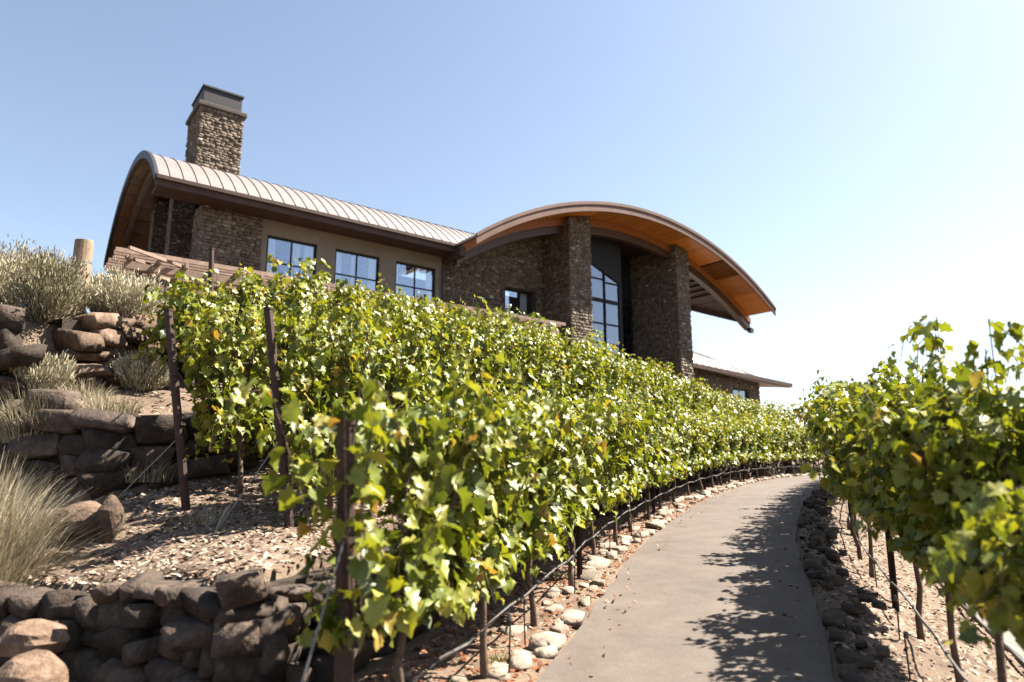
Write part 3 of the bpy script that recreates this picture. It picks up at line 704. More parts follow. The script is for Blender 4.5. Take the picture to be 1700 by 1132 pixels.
# side trellis past the corner, running back along the terrace
for j in range(6):
    p = Vector((-11.65 - .62 * j, 19.7 + j * .92, 8.12)); d = Vector((math.sin(R(18)), math.cos(R(18)), 0))
    mb = MB(); Mi = Matrix.Rotation(-PSI, 4, 'Z') @ Matrix.Translation((2.7165, -30, -ZB))
    mb.bar(Mi @ (p - d * .15), Mi @ (p + d * 2.2), .09, .10); mb.build('slat', M['pergola'], PG)

# ------------------------------------------------------------------ rocks and walls
def rock_mesh(i, m, key, _c={}):
    key = m.name
    if (i, key) not in _c:
        me = np_mesh('stone', *ROCKS[i], m); _c[(i, key)] = me
    return _c[(i, key)]
def rock_at(parent, J, x, y, z, sc_, rz, tilt, m, key, name='stone'):
    i = random.randrange(14)
    if J is None:
        o = link(name, rock_mesh(i, m, key), parent, (x, y, z), (random.uniform(-tilt, tilt), random.uniform(-tilt, tilt), rz), sc_)
        return o
    V, F_ = ROCKS[i]; Rm = np.array(Euler((random.uniform(-tilt, tilt), random.uniform(-tilt, tilt), rz)).to_matrix())
    J.add((V * np.array(sc_)) @ Rm.T + np.array([x, y, z]), F_)

def stone_wall(name, line, base, height, label, individual, wmin, wmax, hmin, hmax, depth=.3, m=M['rock'], lean=.12, top_extra=.0):
    """line: (n,2) polyline of the wall face; base/height: functions of arc index fraction"""
    seg = np.linalg.norm(np.diff(line, axis=0), axis=1); S = np.concatenate([[0], np.cumsum(seg)])
    o0 = line[len(line) // 2]
    th = empty(name, (0, 0, 0), 0, label, 'stone wall')
    J = Joined(); cnt = 0
    # earth core behind the stones
    vs_ = []; step = .3
    for s in np.arange(0, S[-1], step):
        x, y = np.interp(s, S, line[:, 0]), np.interp(s, S, line[:, 1]); dx = np.interp(s + .1, S, line[:, 0]) - np.interp(s - .1, S, line[:, 0]); dy = np.interp(s + .1, S, line[:, 1]) - np.interp(s - .1, S, line[:, 1])
        l = math.hypot(dx, dy); nx_, ny_ = -dy / l, dx / l; b = base(s); h = height(s) - .06
        for q, z in ((.13, b - .4), (.13 + lean, b + h), (.55, b + h), (.55, b - .4)): vs_.append((x + nx_ * q, y + ny_ * q, z))
    k = len(vs_) // 4; f = []
    for i in range(k - 1):
        for j in range(4): f.append((4 * i + j, 4 * i + 4 + j, 4 * i + 4 + (j + 1) % 4, 4 * i + (j + 1) % 4))
    c = MB(); c.add(vs_, f); c.build('earth_core', M['core'], th)
    row = 0; zrel = 0.0
    hmean = max(height(s) for s in np.linspace(0, S[-1], 20))
    while zrel < hmean:
        rh = random.uniform(hmin, hmax); s = random.uniform(0, wmax / 2)
        while s < S[-1]:
            wd = random.uniform(wmin, wmax); h = height(s)
            if zrel < h - .55 * rh:
                sm = s + wd / 2
                x, y = np.interp(sm, S, line[:, 0]), np.interp(sm, S, line[:, 1]); dx = np.interp(sm + .1, S, line[:, 0]) - np.interp(sm - .1, S, line[:, 0]); dy = np.interp(sm + .1, S, line[:, 1]) - np.interp(sm - .1, S, line[:, 1])
                l = math.hypot(dx, dy); nx_, ny_ = -dy / l, dx / l
                off = depth * .35 + lean * zrel / max(h, .3) + random.uniform(-.09, .09)
                hh = rh * random.uniform(.85, 1.2)
                ind = individual(sm) and cnt < 295
                rock_at(th, None if ind else J, x + nx_ * off, y + ny_ * off, base(sm) + zrel + hh / 2 + random.uniform(-.03, .03),
                        (wd / 2 * .97, depth / 2 * random.uniform(.9, 1.4), hh / 2 * .97), math.atan2(dy, dx) + random.uniform(-.35, .35), .26, m, name)
                if ind: cnt += 1
            s += wd * .98
        zrel += rh * .95
    if J.n: tag(J.build('stone', m, th), kind='stuff')
    return th

def line_of(d, v0, v1, wob=.1):
    v = np.arange(v0, v1, .25); x, y = at(v, d + wob * np.sin(v * 1.3 + d) + wob * .6 * np.sin(v * 3.1)); return np.stack([x, y], 1)
def prof_on(line, off):
    seg = np.linalg.norm(np.diff(line, axis=0), axis=1); S = np.concatenate([[0], np.cumsum(seg)])
    T = np.gradient(line, axis=0); T /= np.linalg.norm(T, axis=1)[:, None]; Nn = np.stack([-T[:, 1], T[:, 0]], 1)
    z = ground(*(line + Nn * off).T); return lambda s: float(np.interp(s, S, z))

# the wall's stones are cheap: keep the visible stretch, near part stone by stone
l1 = W1[(W1[:, 0] > -6.4)]; l1 = l1[:340]
b1 = prof_on(l1, -.12); t1 = prof_on(l1, .6)
SEG1 = np.concatenate([[0], np.cumsum(np.linalg.norm(np.diff(l1, axis=0), axis=1))])
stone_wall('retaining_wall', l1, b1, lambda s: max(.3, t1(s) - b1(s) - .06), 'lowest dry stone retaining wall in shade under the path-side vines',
           lambda s: s < 10, .14, .42, .11, .24, depth=.32, m=M['rock_shaded'])
l2 = W2[(W2[:, 0] > -9.0)][:260]; b2_ = prof_on(l2, -.15); t2 = prof_on(l2, .65)
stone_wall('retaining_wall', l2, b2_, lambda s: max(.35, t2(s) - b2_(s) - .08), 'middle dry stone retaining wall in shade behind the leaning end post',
           lambda s: True, .30, .85, .18, .36, depth=.36, m=M['rock_shaded'])
l3 = line_of(8.9, 7.1, 16); b3 = prof_on(l3, -.2); t3 = prof_on(l3, .7)
stone_wall('retaining_wall', l3, b3, lambda s: max(.5, t3(s) - b3(s) + .06), 'upper sunlit wall of big brown boulders below the sagebrush',
           lambda s: True, .28, .66, .16, .32, depth=.44)

# pale edging stones along both sides of the path
def border(name, side, label, v0, v1, smin, smax, m, key, gap, spread):
    th = empty(name, (0, 0, 0), 0, label, 'stone border'); J = Joined(); v = v0; cnt = 0
    while v < v1:
        a = random.uniform(smin, smax); d = side * (1.22 + a * .35 + spread * random.random() ** 2); x, y = at(v, d); x, y = float(x), float(y)
        tx = np.interp(v, PV, PT[:, 0]); ty = np.interp(v, PV, PT[:, 1]); h = a * random.uniform(.5, .8)
        ind = v < 26 and cnt < 280
        rock_at(th, None if ind else J, x, y, float(np.interp(v, PV, PC[:, 2])) + h * .12, (a * random.uniform(.5, .85), a * random.uniform(.38, .6), h * .45), math.atan2(ty, tx) + random.uniform(-.5, .5), .2, m, key)
        cnt += ind
        v += a * random.uniform(.9, 1.3) + random.uniform(0, gap)
    if J.n: tag(J.build('stone', m, th), kind='stuff')
border('stone_edging', 1, 'loose pale rocks edging the left side of the path', 3.6, 46, .07, .24, M['rock_pale'], 'pale', .05, .5)
border('stone_edging', -1, 'shade-darkened rocks edging the shaded right side of the path', 3.0, 40, .06, .19, M['rock_shaded'], 'dark', .04, .55)

def boulder(x, y, sx, sy, sz, label, m=M['rock'], rz=0.0, sink=.3, seed=0, tilt=.1):
    bm = bmesh.new(); bmesh.ops.create_icosphere(bm, subdivisions=3, radius=1)
    r = np.random.default_rng(seed); ph = r.uniform(0, 6, 9); pl = r.normal(size=(9, 3)); pl /= np.linalg.norm(pl, axis=1)[:, None]; lim = r.uniform(.72, .95, 9)
    for v in bm.verts:
        p = np.array(v.co[:])
        for q, l in zip(pl, lim):
            e = p @ q
            if e > l: p = p - q * (e - l) * .85
        p = p * (1 + .05 * math.sin(4 * p[0] + ph[0]) * math.sin(5 * p[1] + ph[1]) + .03 * math.sin(11 * p[2] + ph[2]))
        v.co = p
    me = bpy.data.meshes.new('boulder'); bm.to_mesh(me); bm.free(); me.materials.append(m)
    o = link('boulder', me, None, (x, y, gz(x, y) + sz * (1 - 2 * sink)), (r.uniform(-tilt, tilt), r.uniform(-tilt, tilt), rz), (sx, sy, sz))
    return tag(o, label, 'boulder', 'loose boulders on the terraces')
boulder(-4.75, 7.6, .36, .26, .25, 'rounded tan boulder beside the big clump of dry grass', seed=3)
boulder(-4.35, 7.45, .14, .22, .27, 'upright flat dark slab stone beside the rounded tan boulder', seed=5, rz=.4, sink=.2)
boulder(-3.75, 5.55, .27, .22, .14, 'wide flat sunlit boulder on the corner of the lowest wall', m=M['rock'], seed=8, rz=.3, sink=-.9)
boulder(-3.35, 5.0, .24, .2, .22, 'rough sunlit boulder low at the foot of the corner', m=M['rock'], seed=9, sink=.0)
bx_, by_ = at(8.6, -4.3); boulder(float(bx_), float(by_), .42, .3, .26, 'pale round boulder below the right vine row', m=M['rock_pale'], seed=12, rz=1.2)
bx_, by_ = at(30.5, 1.9); boulder(float(bx_), float(by_), .4, .3, .3, 'dark rock at the far bend of the path', seed=14)

# ------------------------------------------------------------------ ground litter (uncountable)
def chips(name, xy, smin, smax, m, label, flat=.28, lift=.0, elong=2.0):
    n = len(xy); z = ground(xy[:, 0], xy[:, 1]) + lift
    base = np.array([(-1, -.8, 0), (.9, -1, 0), (1.1, .7, 0), (-.8, 1, 0), (-.1, 0, 1)], float); Ft = np.array([(0, 1, 4), (1, 2, 4), (2, 3, 4), (3, 0, 4)])
    s = rng.uniform(smin, smax, n); a = rng.uniform(0, 6.28, n); el = rng.uniform(1, elong, n); t1 = rng.normal(0, .35, (n, 2))
    V = base[None] * np.stack([s * el, s, s * rng.uniform(flat * .5, flat * 1.5, n) * 2], 1)[:, None]
    V[:, :, 2] += V[:, :, 0] * t1[:, :1] + V[:, :, 1] * t1[:, 1:]
    ca, sa = np.cos(a)[:, None], np.sin(a)[:, None]; x, y = V[:, :, 0] * ca - V[:, :, 1] * sa, V[:, :, 0] * sa + V[:, :, 1] * ca
    V = np.stack([x + xy[:, :1], y + xy[:, 1:], V[:, :, 2] + z[:, None]], -1)
    F_ = (Ft[None] + (np.arange(n) * 5)[:, None, None]).reshape(-1, 3)
    o = link(name, np_mesh(name, V.reshape(-1, 3), F_, m, False, np.repeat(rng.uniform(0, 1, n), 5)))
    return tag(o, label, None, None, 'stuff')
def scatter(n, v0, v1, d0, d1):
    x, y = at(v0 + (v1 - v0) * rng.uniform(0, 1, n) ** 1.5, rng.uniform(d0, d1, n)); return np.stack([x, y], 1)
q = scatter(26000, 1.5, 14, 2.6, 7.0); q = q[above_wall1(q[:, 0], q[:, 1]) > .15]
chips('bark_mulch', q, .007, .024, M['mulch'], 'coarse bark mulch covering the lowest terrace', elong=2.6)
q = np.vstack([scatter(3000, 1, 14, 7.0, 8.8), scatter(2500, 14, 30, 3, 8.8)])
chips('bark_mulch', q, .01, .03, M['mulch'], 'pale mulch on the upper terraces between the vines', elong=2.4)
q = scatter(9000, 3, 30, 1.2, 2.5); chips('leaf_litter', q, .009, .028, M['litter'], 'reddish dead leaves and pebbles between the path and the lowest wall', elong=1.8)
q = scatter(14000, 2.5, 26, -3.3, -1.25); chips('gravel', q, .007, .026, M['mulch'], 'tan gravel and wood chips under the right vine row', elong=1.8)
q = scatter(700, 2.5, 24, -1.1, 1.15); q = q[np.abs(np.abs(vd(q[:, 0], q[:, 1])[1]) - .95) < .22]
chips('leaf_litter', q, .008, .02, M['litter'], 'scattered leaf bits along the edges of the paving', lift=.055)
q = scatter(3000, 3, 22, -5.5, -3.75); chips('gravel', q, .012, .035, M['mulch'], 'stony slope below the drainage strip')

# ------------------------------------------------------------------ grasses and sagebrush
def blades(rg, n, spread, hmin, hmax, wd, droop, up=1.0, sage=False):
    """n curved blades, 3 segments each"""
    r = spread * np.sqrt(rg.uniform(0, 1, n)); a = rg.uniform(0, 6.283, n); px, py = r * np.cos(a), r * np.sin(a)
    lean = np.clip(rg.normal(.28, .4, n), 0, 1.6) + r / spread * droop; la = a + rg.normal(0, .6, n); h = rg.uniform(hmin, hmax, n) * (1 - .25 * (r / spread) ** 2)
    ts = np.array([0, .4, .75, 1.0]); V = np.empty((n, 8, 3)); sa = rg.uniform(0, 6.283, n)
    for i, t in enumerate(ts):
        rad = lean * h * t ** 1.7 * .7; cx = px + np.cos(la) * rad; cy = py + np.sin(la) * rad; cz = h * (t - .18 * lean * t ** 2) * up
        w_ = wd * (1 - .85 * t) * rg.uniform(.7, 1.3, n)
        V[:, 2 * i] = np.stack([cx - np.cos(sa) * w_, cy - np.sin(sa) * w_, cz], 1); V[:, 2 * i + 1] = np.stack([cx + np.cos(sa) * w_, cy + np.sin(sa) * w_, cz], 1)
    q_ = np.array([(0, 1, 3, 2), (2, 3, 5, 4), (4, 5, 7, 6)]); F_ = (q_[None] + (np.arange(n) * 8)[:, None, None]).reshape(-1, 4)
    return V.reshape(-1, 3), F_, np.repeat(rg.uniform(0, 1, n), 8)
def grass_clump(x, y, n, spread, hmin, hmax, label, m='straw', wd=.006, droop=.5, name='dry_grass_clump', cat='grass clump', group='dry grass clumps on the terraces', seed=0):
    V, F_, T = blades(np.random.default_rng(seed), n, spread, hmin, hmax, wd, droop)
    o = link(name, np_mesh(name, V, F_, M[m], False, T), None, (x, y, gz(x, y) - .02))
    return tag(o, label, cat, group)
def sagebrush(x, y, wd, h, label, seed, tone=.5):
    rg = np.random.default_rng(seed); th = empty('sagebrush', (x, y, gz(x, y) - .03), 0, label, 'shrub', 'sagebrush along the top of the upper wall')
    mb = MB(); tips = []
    for i in range(44):
        a = rg.uniform(0, 6.283); r = wd * .5 * math.sqrt(rg.uniform(.02, 1)); hh = h * rg.uniform(.55, 1) * (1 - .35 * (r / wd * 2) ** 2)
        p0 = (rg.normal(0, .03), rg.normal(0, .03), 0); p1 = (r * .5 * math.cos(a), r * .5 * math.sin(a), hh * .5); p2 = (r * math.cos(a), r * math.sin(a), hh)
        mb.tube([p0, p1, p2], [.012, .008, .004], 4); tips += [(np.array(p1), np.array(p2))]
    mb.build('branch', M['vinewood'], th)
    n = 9000; k = rg.integers(0, len(tips), n); t = rg.uniform(-.5, 1.1, n)
    A = np.array([tips[i][0] for i in k]); Bq = np.array([tips[i][1] for i in k]); base = A + (Bq - A) * t[:, None] + rg.normal(0, .06 * wd, (n, 3))
    dirn = (Bq - A); dirn /= np.linalg.norm(dirn, axis=1)[:, None]; dirn = dirn + rg.normal(0, .4, (n, 3)); dirn[:, 2] += .8; dirn /= np.linalg.norm(dirn, axis=1)[:, None]
    side = np.cross(dirn, rg.normal(size=(n, 3))); side /= np.linalg.norm(side, axis=1)[:, None]; l = rg.uniform(.04, .11, n)[:, None]; w_ = rg.uniform(.005, .010, n)[:, None]
    V = np.stack([base - side * w_ * .6, base + side * w_ * .6, base + dirn * l * .7 + side * w_, base + dirn * l * .7 - side * w_, base + dirn * l], 1)
    Ft = np.array([(0, 1, 2), (0, 2, 3), (3, 2, 4)]); F_ = (Ft[None] + (np.arange(n) * 5)[:, None, None]).reshape(-1, 3)
    o = link('foliage', np_mesh('foliage', V.reshape(-1, 3), F_, M['sage'], False, np.repeat(np.clip(rg.normal(tone, .25, n), 0, 1), 5)), th); o['kind'] = 'stuff'
for i, (x, y, wd, h, l, tn) in enumerate([
    (-9.3, 12.0, 1.5, 1.15, 'tall brown sagebrush at the left end of the upper wall', .3), (-8.2, 11.6, 1.3, 1.0, 'spiky tan sagebrush left of the round wooden post', .6),
    (-6.65, 11.2, 1.25, .95, 'rounded pale grey sagebrush right of the round wooden post', .85), (-7.5, 10.7, .9, .6, 'low straw coloured brush in front of the round wooden post', .8),
    (-8.9, 10.3, 1.0, .75, 'dark brown brush spilling over the left of the upper wall', .15), (-5.9, 10.6, .8, .6, 'small pale brush above the right end of the boulder wall', .75),
    (-8.75, 10.9, 1.3, 1.0, 'bushy tan brush above the left end of the boulder wall', .65), (-7.2, 11.6, 1.0, .8, 'small tan brush at the foot of the round wooden post', .7), (-6.2, 10.75, .8, .55, 'low pale brush just right of the round wooden post', .9),
    (-10.6, 12.6, 1.5, 1.3, 'tall tan sagebrush at the left edge of the view', .5), (-7.1, 9.9, 1.2, 1.1, 'dark brown brush at the left end of the boulder wall', .1), (-6.75, 9.45, .8, .7, 'tan brush at the left edge of the view below the dark brush', .6),
    (-7.9, 13.2, 1.4, 1.0, 'sagebrush behind the round wooden post', .55)]):
    sagebrush(x, y, wd, h, l, 40 + i, tn)
grass_clump(-5.2, 6.8, 2800, .45, .8, 1.4, 'big pale clump of dry grass at the left edge of the lowest terrace', wd=.006, seed=1)
grass_clump(-5.3, 7.0, 1200, .4, .7, 1.2, 'dry grass clump left of the big pale clump', wd=.006, seed=2)
grass_clump(-6.45, 8.45, 900, .4, .5, .95, 'pale dry grass clump on the middle wall at the left edge', seed=3)
grass_clump(-6.55, 9.3, 900, .4, .5, .95, 'tall straw clump below the left end of the boulder wall', seed=4)
grass_clump(-5.55, 9.3, 420, .32, .2, .42, 'short dry tufts at the foot of the boulder wall', seed=5)
grass_clump(-4.95, 9.25, 420, .34, .2, .42, 'short dry tufts beside the leaves at the foot of the boulder wall', seed=6)
grass_clump(-6.15, 9.6, 300, .3, .2, .4, 'thin dry tufts left of the short tufts under the boulder wall', seed=7)
for i, (px, d) in enumerate(((6.9, 10.0), (7.4, 9.7), (8.3, 9.6), (6.0, 10.3), (9.3, 9.7))):
    x, y = at(px - 4.4, d); grass_clump(float(x), float(y), 350, .35, .3, .65, 'straw tufts growing along the top of the upper wall', seed=20 + i, group='straw tufts along the top of the upper wall')
grass_clump(-3.4, 7.85, 120, .25, .08, .25, 'sparse dry stalks on the mulch near the leaning end post', seed=8)
for i, (v, d) in enumerate(((5.2, 1.75), (6.1, 1.6), (8.9, 1.85), (4.9, -2.9), (6.4, -3.1))):
    x, y = at(v, d); grass_clump(float(x), float(y), 60, .10, .06, .18, 'small green weed tuft growing in the %s verge' % ('leaf strewn left' if d > 0 else 'gravelly right'), 'weed', .006, .8, 'weed_tuft', 'weed', 'weed tufts on the %s verge' % ('left' if d > 0 else 'right'), seed=50 + i)

# ------------------------------------------------------------------ vines
OUT = np.array([(0, 0), (-.16, .20), (-.10, .46), (.12, .40), (.30, .58), (.48, .36), (.62, .40), (.74, .20), (1.0, 0), (.74, -.20), (.62, -.40), (.48, -.36), (.30, -.58), (.12, -.40), (-.10, -.46), (-.16, -.20)])
def leaf_shape(kind):
    if kind == 'full': o = OUT
    else: o = OUT[[0, 2, 4, 7, 8, 9, 12, 14]]
    v = np.vstack([[(.30, 0)], o]); k = len(o); f = np.array([(0, 1 + i, 1 + (i + 1) % k) for i in range(k)])
    return v, f
def vine_cloud(rg, L=1.45, shoots=22, top=2.1, spread=.2, bottom=.78, skirt=8, wild=.10, dens=1.0, cz=.84):
    """leaf centres, normals, tip directions, sizes and tints along shoots, plus the shoots' own lines"""
    Pp, Nn, Tt, Ss, Cc, lines = [], [], [], [], [], []
    def run(pts, age0):
        pts = np.array(pts); seg = np.linalg.norm(np.diff(pts, axis=0), axis=1); S = np.concatenate([[0], np.cumsum(seg)])
        if S[-1] < .1: return
        lines.append(pts); s = rg.uniform(0, .05); side = 1
        while s < S[-1]:
            p = np.array([np.interp(s, S, pts[:, i]) for i in range(3)]); u = s / S[-1]; side = -side
            az_ = rg.uniform(0, 6.283); out = np.array([math.cos(az_) * .6, math.sin(az_) * 1.0, rg.uniform(-.3, .35)])
            Pp.append(p + out * rg.uniform(.03, .13)); ysign = np.sign(out[1] + 1e-6)
            n = np.array([rg.normal(0, .5), ysign * rg.uniform(.15, 1.0) + rg.normal(0, .25), rg.uniform(.1, 1.1)]); n /= np.linalg.norm(n); Nn.append(n)
            t = np.array([rg.normal(0, .5), ysign * .35, -1.0 + rg.normal(0, .35)]); Tt.append(t)
            Ss.append((.075 + .11 * rg.beta(1.6, 1.8)) * (1 - .5 * max(0, u - .55) / .45)); Cc.append(np.clip(rg.normal(.50 + .35 * max(0, u - .6), .20), 0, .97) if rg.uniform() > .03 else rg.uniform(.9, 1))
            s += rg.uniform(.045, .085) / dens
    for i in range(shoots):
        x0 = rg.uniform(-L / 2, L / 2); h = top * rg.uniform(.86, 1.0) - cz
        if rg.uniform() < wild: h += rg.uniform(.12, .5)
        y1 = rg.normal(0, spread); x1 = x0 + rg.normal(0, .14); flop = rg.uniform() < .42
        pts = [(x0, rg.normal(0, .05), cz), ((x0 + x1) / 2 + rg.normal(0, .04), y1 * .55, cz + h * .5), (x1, y1, cz + h)]
        if flop:
            sg = np.sign(y1 + 1e-6); e = rg.uniform(.12, .38); dz = rg.uniform(.15, .85)
            pts += [(x1 + rg.normal(0, .1), y1 + sg * e * .7, cz + h - dz * .25), (x1 + rg.normal(0, .15), y1 + sg * e, cz + h - dz)]
        run(pts, 0)
    for i in range(skirt):
        x0 = rg.uniform(-L / 2, L / 2); sg = rg.choice([-1, 1]); e = rg.uniform(.1, .38)
        run([(x0, 0, cz + .06), (x0 + rg.normal(0, .1), sg * e * .7, cz + .15), (x0 + rg.normal(0, .15), sg * e, bottom + rg.uniform(-.08, .2))], .3)
    return np.array(Pp), np.array(Nn), np.array(Tt), np.array(Ss), np.array(Cc), lines
def leaf_frames(N_, T_):
    T_ = T_ - (T_ * N_).sum(1)[:, None] * N_; T_ /= np.linalg.norm(T_, axis=1)[:, None] + 1e-9; return T_, np.cross(N_, T_)
def leaf_mesh_arrays(rg, P_, N_, T_, S_, C_, kind):
    sh, f = leaf_shape(kind); n = len(P_); k = len(sh); T_, Sd = leaf_frames(N_, T_)
    fold = rg.uniform(-.15, .65, n)[:, None]; curl = rg.uniform(-.25, .95, n)[:, None]; u = sh[:, 0][None]; w_ = sh[:, 1][None]
    hgt = fold * np.abs(w_) - curl * (u - .3) ** 2 + .06 * np.sin(9 * u + 7 * w_ + fold * 20)
    V = P_[:, None] + S_[:, None, None] * (u[..., None] * T_[:, None] + w_[..., None] * Sd[:, None] + hgt[..., None] * N_[:, None])
    F_ = (f[None] + (np.arange(n) * k)[:, None, None]).reshape(-1, 3)
    return V.reshape(-1, 3), F_, np.repeat(C_, k)
def trunk_mesh(rg, lines, with_canes, cz=.84):
    mb = MB(); lx, ly = rg.normal(0, .05, 2)
    mb.tube([(lx, ly, -.15), (lx * .6 + rg.normal(0, .02), ly * .5, .2), (rg.normal(0, .03), rg.normal(0, .03), .5), (0, 0, cz)], [.04, .034, .028, .026], 7)
    for s in (-1, 1): mb.tube([(0, 0, cz - .04), (s * .12, .0, cz + .03), (s * .4, rg.normal(0, .015), cz + .02), (s * .74, rg.normal(0, .02), cz + .01)], [.026, .024, .02, .013], 6)
    me = mb.mesh('trunk', M['vinewood'], True); cm = None
    if with_canes:
        c = MB()
        for p in lines: c.tube([tuple(a) for a in p], [.005] * (len(p) - 1) + [.002], 3, False)
        cm = c.mesh('cane', M['vinewood'])
    return me, cm
LEAF_SINGLE = []
for i in range(9):
    rg = np.random.default_rng(900 + i); V, F_, T = leaf_mesh_arrays(rg, np.zeros((1, 3)), np.array([[0, 0, 1.]]), np.array([[1., 0, 0]]), np.array([1.]), np.array([.4]), 'full')
    LEAF_SINGLE.append(np_mesh('leaf', V, F_, M['leaf_obj'], True))
VARI = {}
def variant(key, i, kind, **kw):
    if (key, i) not in VARI:
        rg = np.random.default_rng(hash((key, i, 5)) % 100000 if False else (sum(map(ord, key)) * 31 + i)); cl = vine_cloud(rg, **kw)
        V, F_, T = leaf_mesh_arrays(rg, *cl[:5], kind); VARI[(key, i)] = (np_mesh('foliage', V, F_, M['leaf'], True, T), *trunk_mesh(rg, cl[5], kind == 'full', kw.get('cz', .84)))
    return VARI[(key, i)]
def vine(x, y, rz, label, group, fol, loc_z=None):
    z = gz(x, y) if loc_z is None else loc_z
    t = empty('grapevine', (x, y, z), rz, label, 'grapevine', group)
    f, tr, ca = fol; o = link('foliage', f, t); o['kind'] = 'stuff'; link('trunk', tr, t)
    if ca: tag(link('cane', ca, t), kind='stuff')
    return t
def near_vine(x, y, rz, label, group, seed, nleaf, **kw):
    """a vine close to the camera: the leaves that show largest are leaves of their own"""
    rg = np.random.default_rng(seed); P_, N_, T_, S_, C_, lines = vine_cloud(rg, **kw); z = gz(x, y)
    t = empty('grapevine', (x, y, z), rz, label, 'grapevine', group)
    Mw = Matrix.Translation((x, y, z)) @ Matrix.Rotation(rz, 4, 'Z'); ce = np.array((Mw.inverted() @ Vector((0, 0, EYE)))[:])
    dist = np.linalg.norm(P_ - ce, axis=1); order = np.argsort(dist); pick = order[:nleaf]; rest = order[nleaf:]
    V, F_, T = leaf_mesh_arrays(rg, P_[rest], N_[rest], T_[rest], S_[rest], C_[rest], 'full')
    o = link('foliage', np_mesh('foliage', V, F_, M['leaf'], True, T), t); o['kind'] = 'stuff'
    tr, ca = trunk_mesh(rg, lines, True, kw.get('cz', .84)); link('trunk', tr, t); tag(link('cane', ca, t), kind='stuff')
    Tf, Sd = leaf_frames(N_, T_)
    for i in pick:
        mt = Matrix(((Tf[i][0], Sd[i][0], N_[i][0]), (Tf[i][1], Sd[i][1], N_[i][1]), (Tf[i][2], Sd[i][2], N_[i][2])))
        link('leaf', random.choice(LEAF_SINGLE), t, P_[i], mt.to_euler(), (S_[i],) * 3)
    return t

def heading(v): return math.atan2(np.interp(v, PV, PT[:, 1]), np.interp(v, PV, PT[:, 0]))
def post(x, y, h, lean, label, group, rad=.035, end=False, lean_dir=None):
    """steel vineyard post with a cap and wire clips"""
    z = gz(x, y); name = 'end_post' if end else 'vineyard_post'
    t = empty(name, (x, y, z), 0, label, 'vineyard post', group)
    ld = lean_dir if lean_dir is not None else (0, 0); top = (ld[0] * lean, ld[1] * lean, h)
    if end: MB().tube([(0, 0, -.3), top], rad, 10).build('shaft', M['rust'], t, smooth=False); n_clip = 2
    else:
        mb = MB()
        for wd_, hh in ((rad * 2, .012),): mb.bar((0, 0, -.3), top, wd_, hh, (0, 1, 0))
        mb.bar((0, -rad * .9, -.3), (top[0], top[1] - rad * .9, h), .012, rad * 1.7, (0, 1, 0)); mb.build('shaft', M['rust'], t); n_clip = 3
    MB().tube([(top[0], top[1], h - .004), (top[0], top[1], h + .02)], rad * 1.15, 10).build('cap', M['rust'], t)
    for k_ in range(n_clip):
        u = .42 + .25 * k_; c = Vector(top) * u; MB().tube([(c.x, c.y, c.z - .02), (c.x, c.y, c.z + .02)], rad * 1.25, 8).build('wire_clip', M['rust'], t)
    return t

ORD = ['', '', '', '', 'fifth', 'sixth', 'seventh', 'eighth', 'ninth', 'tenth', 'eleventh', 'twelfth']
def vine_row(key, d, v0, v1, step, words, group, near=0, nleaf=100, posts=(), n_var=6, kw=None, far_from=1e9, first_labels=None, over={}, kind='full'):
    kw = kw or {}; v = v0; i = 0
    while v < v1:
        dd = d + random.uniform(-.04, .04); x, y = at(v, dd); x, y = float(x), float(y); h = heading(v) + (math.pi if random.random() < .5 else 0)
        lab = first_labels[i] if first_labels and i < len(first_labels) else words
        if i < near: near_vine(x, y, heading(v), lab, group, 7000 + 100 * ord(key[0]) + i, nleaf, **{**kw, **over.get(i, {})})
        else: vine(x, y, h, lab, group, variant(key, random.randrange(n_var), kind if v < far_from else 'simple', **kw) if v < far_from else variant(key + 'far', random.randrange(n_var), 'simple', **kw))
        v += step * random.uniform(.96, 1.04); i += 1

GA = 'vines of the row along the left edge of the path'; GB = 'vines of the second row above the path'; GC = 'vines of the third row'; GD = 'vines of the highest row below the winery'; GE = 'vines of the row along the right edge of the path'; GF = 'vines of the lower row on the right slope'
PV_A = float(vd(-.93, 4.1)[0][0]); PV_B = float(vd(-2.4, 7.6)[0][0]); PV_C = float(vd(-3.88, 8.3)[0][0])
kwD = dict(shoots=32, top=2.22, spread=.24, skirt=16, bottom=.4, wild=.12)
kwA = dict(shoots=33, top=2.36, spread=.27, skirt=18, bottom=.70, wild=.22)
vine_row('a', 1.62, PV_A + .62, 44, 1.4, 'sunlit grapevine in the trellised row along the left edge of the path', GA, near=4, nleaf=170, kw=kwA, far_from=17,
         first_labels=['leafy grapevine around the nearest dark end post beside the path', 'grapevine just up the path from the nearest dark end post', 'third grapevine from the nearest end post, left of the path', 'fourth grapevine up the path-side row on the left, counted from the nearest end post'] + ['%s grapevine up the path-side row on the left, counted from the nearest end post' % q for q in ORD[4:]])
kwB = dict(shoots=32, top=2.5, spread=.27, skirt=18, bottom=.45, wild=.22)
vine_row('b', 4.18, PV_B + .55, 42, 1.4, 'grapevine in the second terraced row, behind the path-side row', GB, near=2, nleaf=150, over={0: dict(bottom=.2, skirt=34)}, kw=kwB, far_from=16,
         first_labels=['low hanging grapevine at the tilted rusty end post of the second row', 'grapevine just behind the tilted end post of the second row'])
vine_row('c', 5.83, PV_C + .78, 38, 1.4, 'grapevine in the third terraced row below the winery windows', GC, near=1, nleaf=150, kw=kwB, far_from=15,
         first_labels=['grapevine at the leaning end post standing on the mulch'])
vine_row('d', 7.97, 8.7, 23, 1.4, 'grapevine in the highest row directly below the pergola', GD, near=3, nleaf=20, over={0: dict(top=1.9, wild=.15), 1: dict(top=1.92, wild=.2), 2: dict(top=2.15, wild=.3)}, kw=kwD, far_from=15)
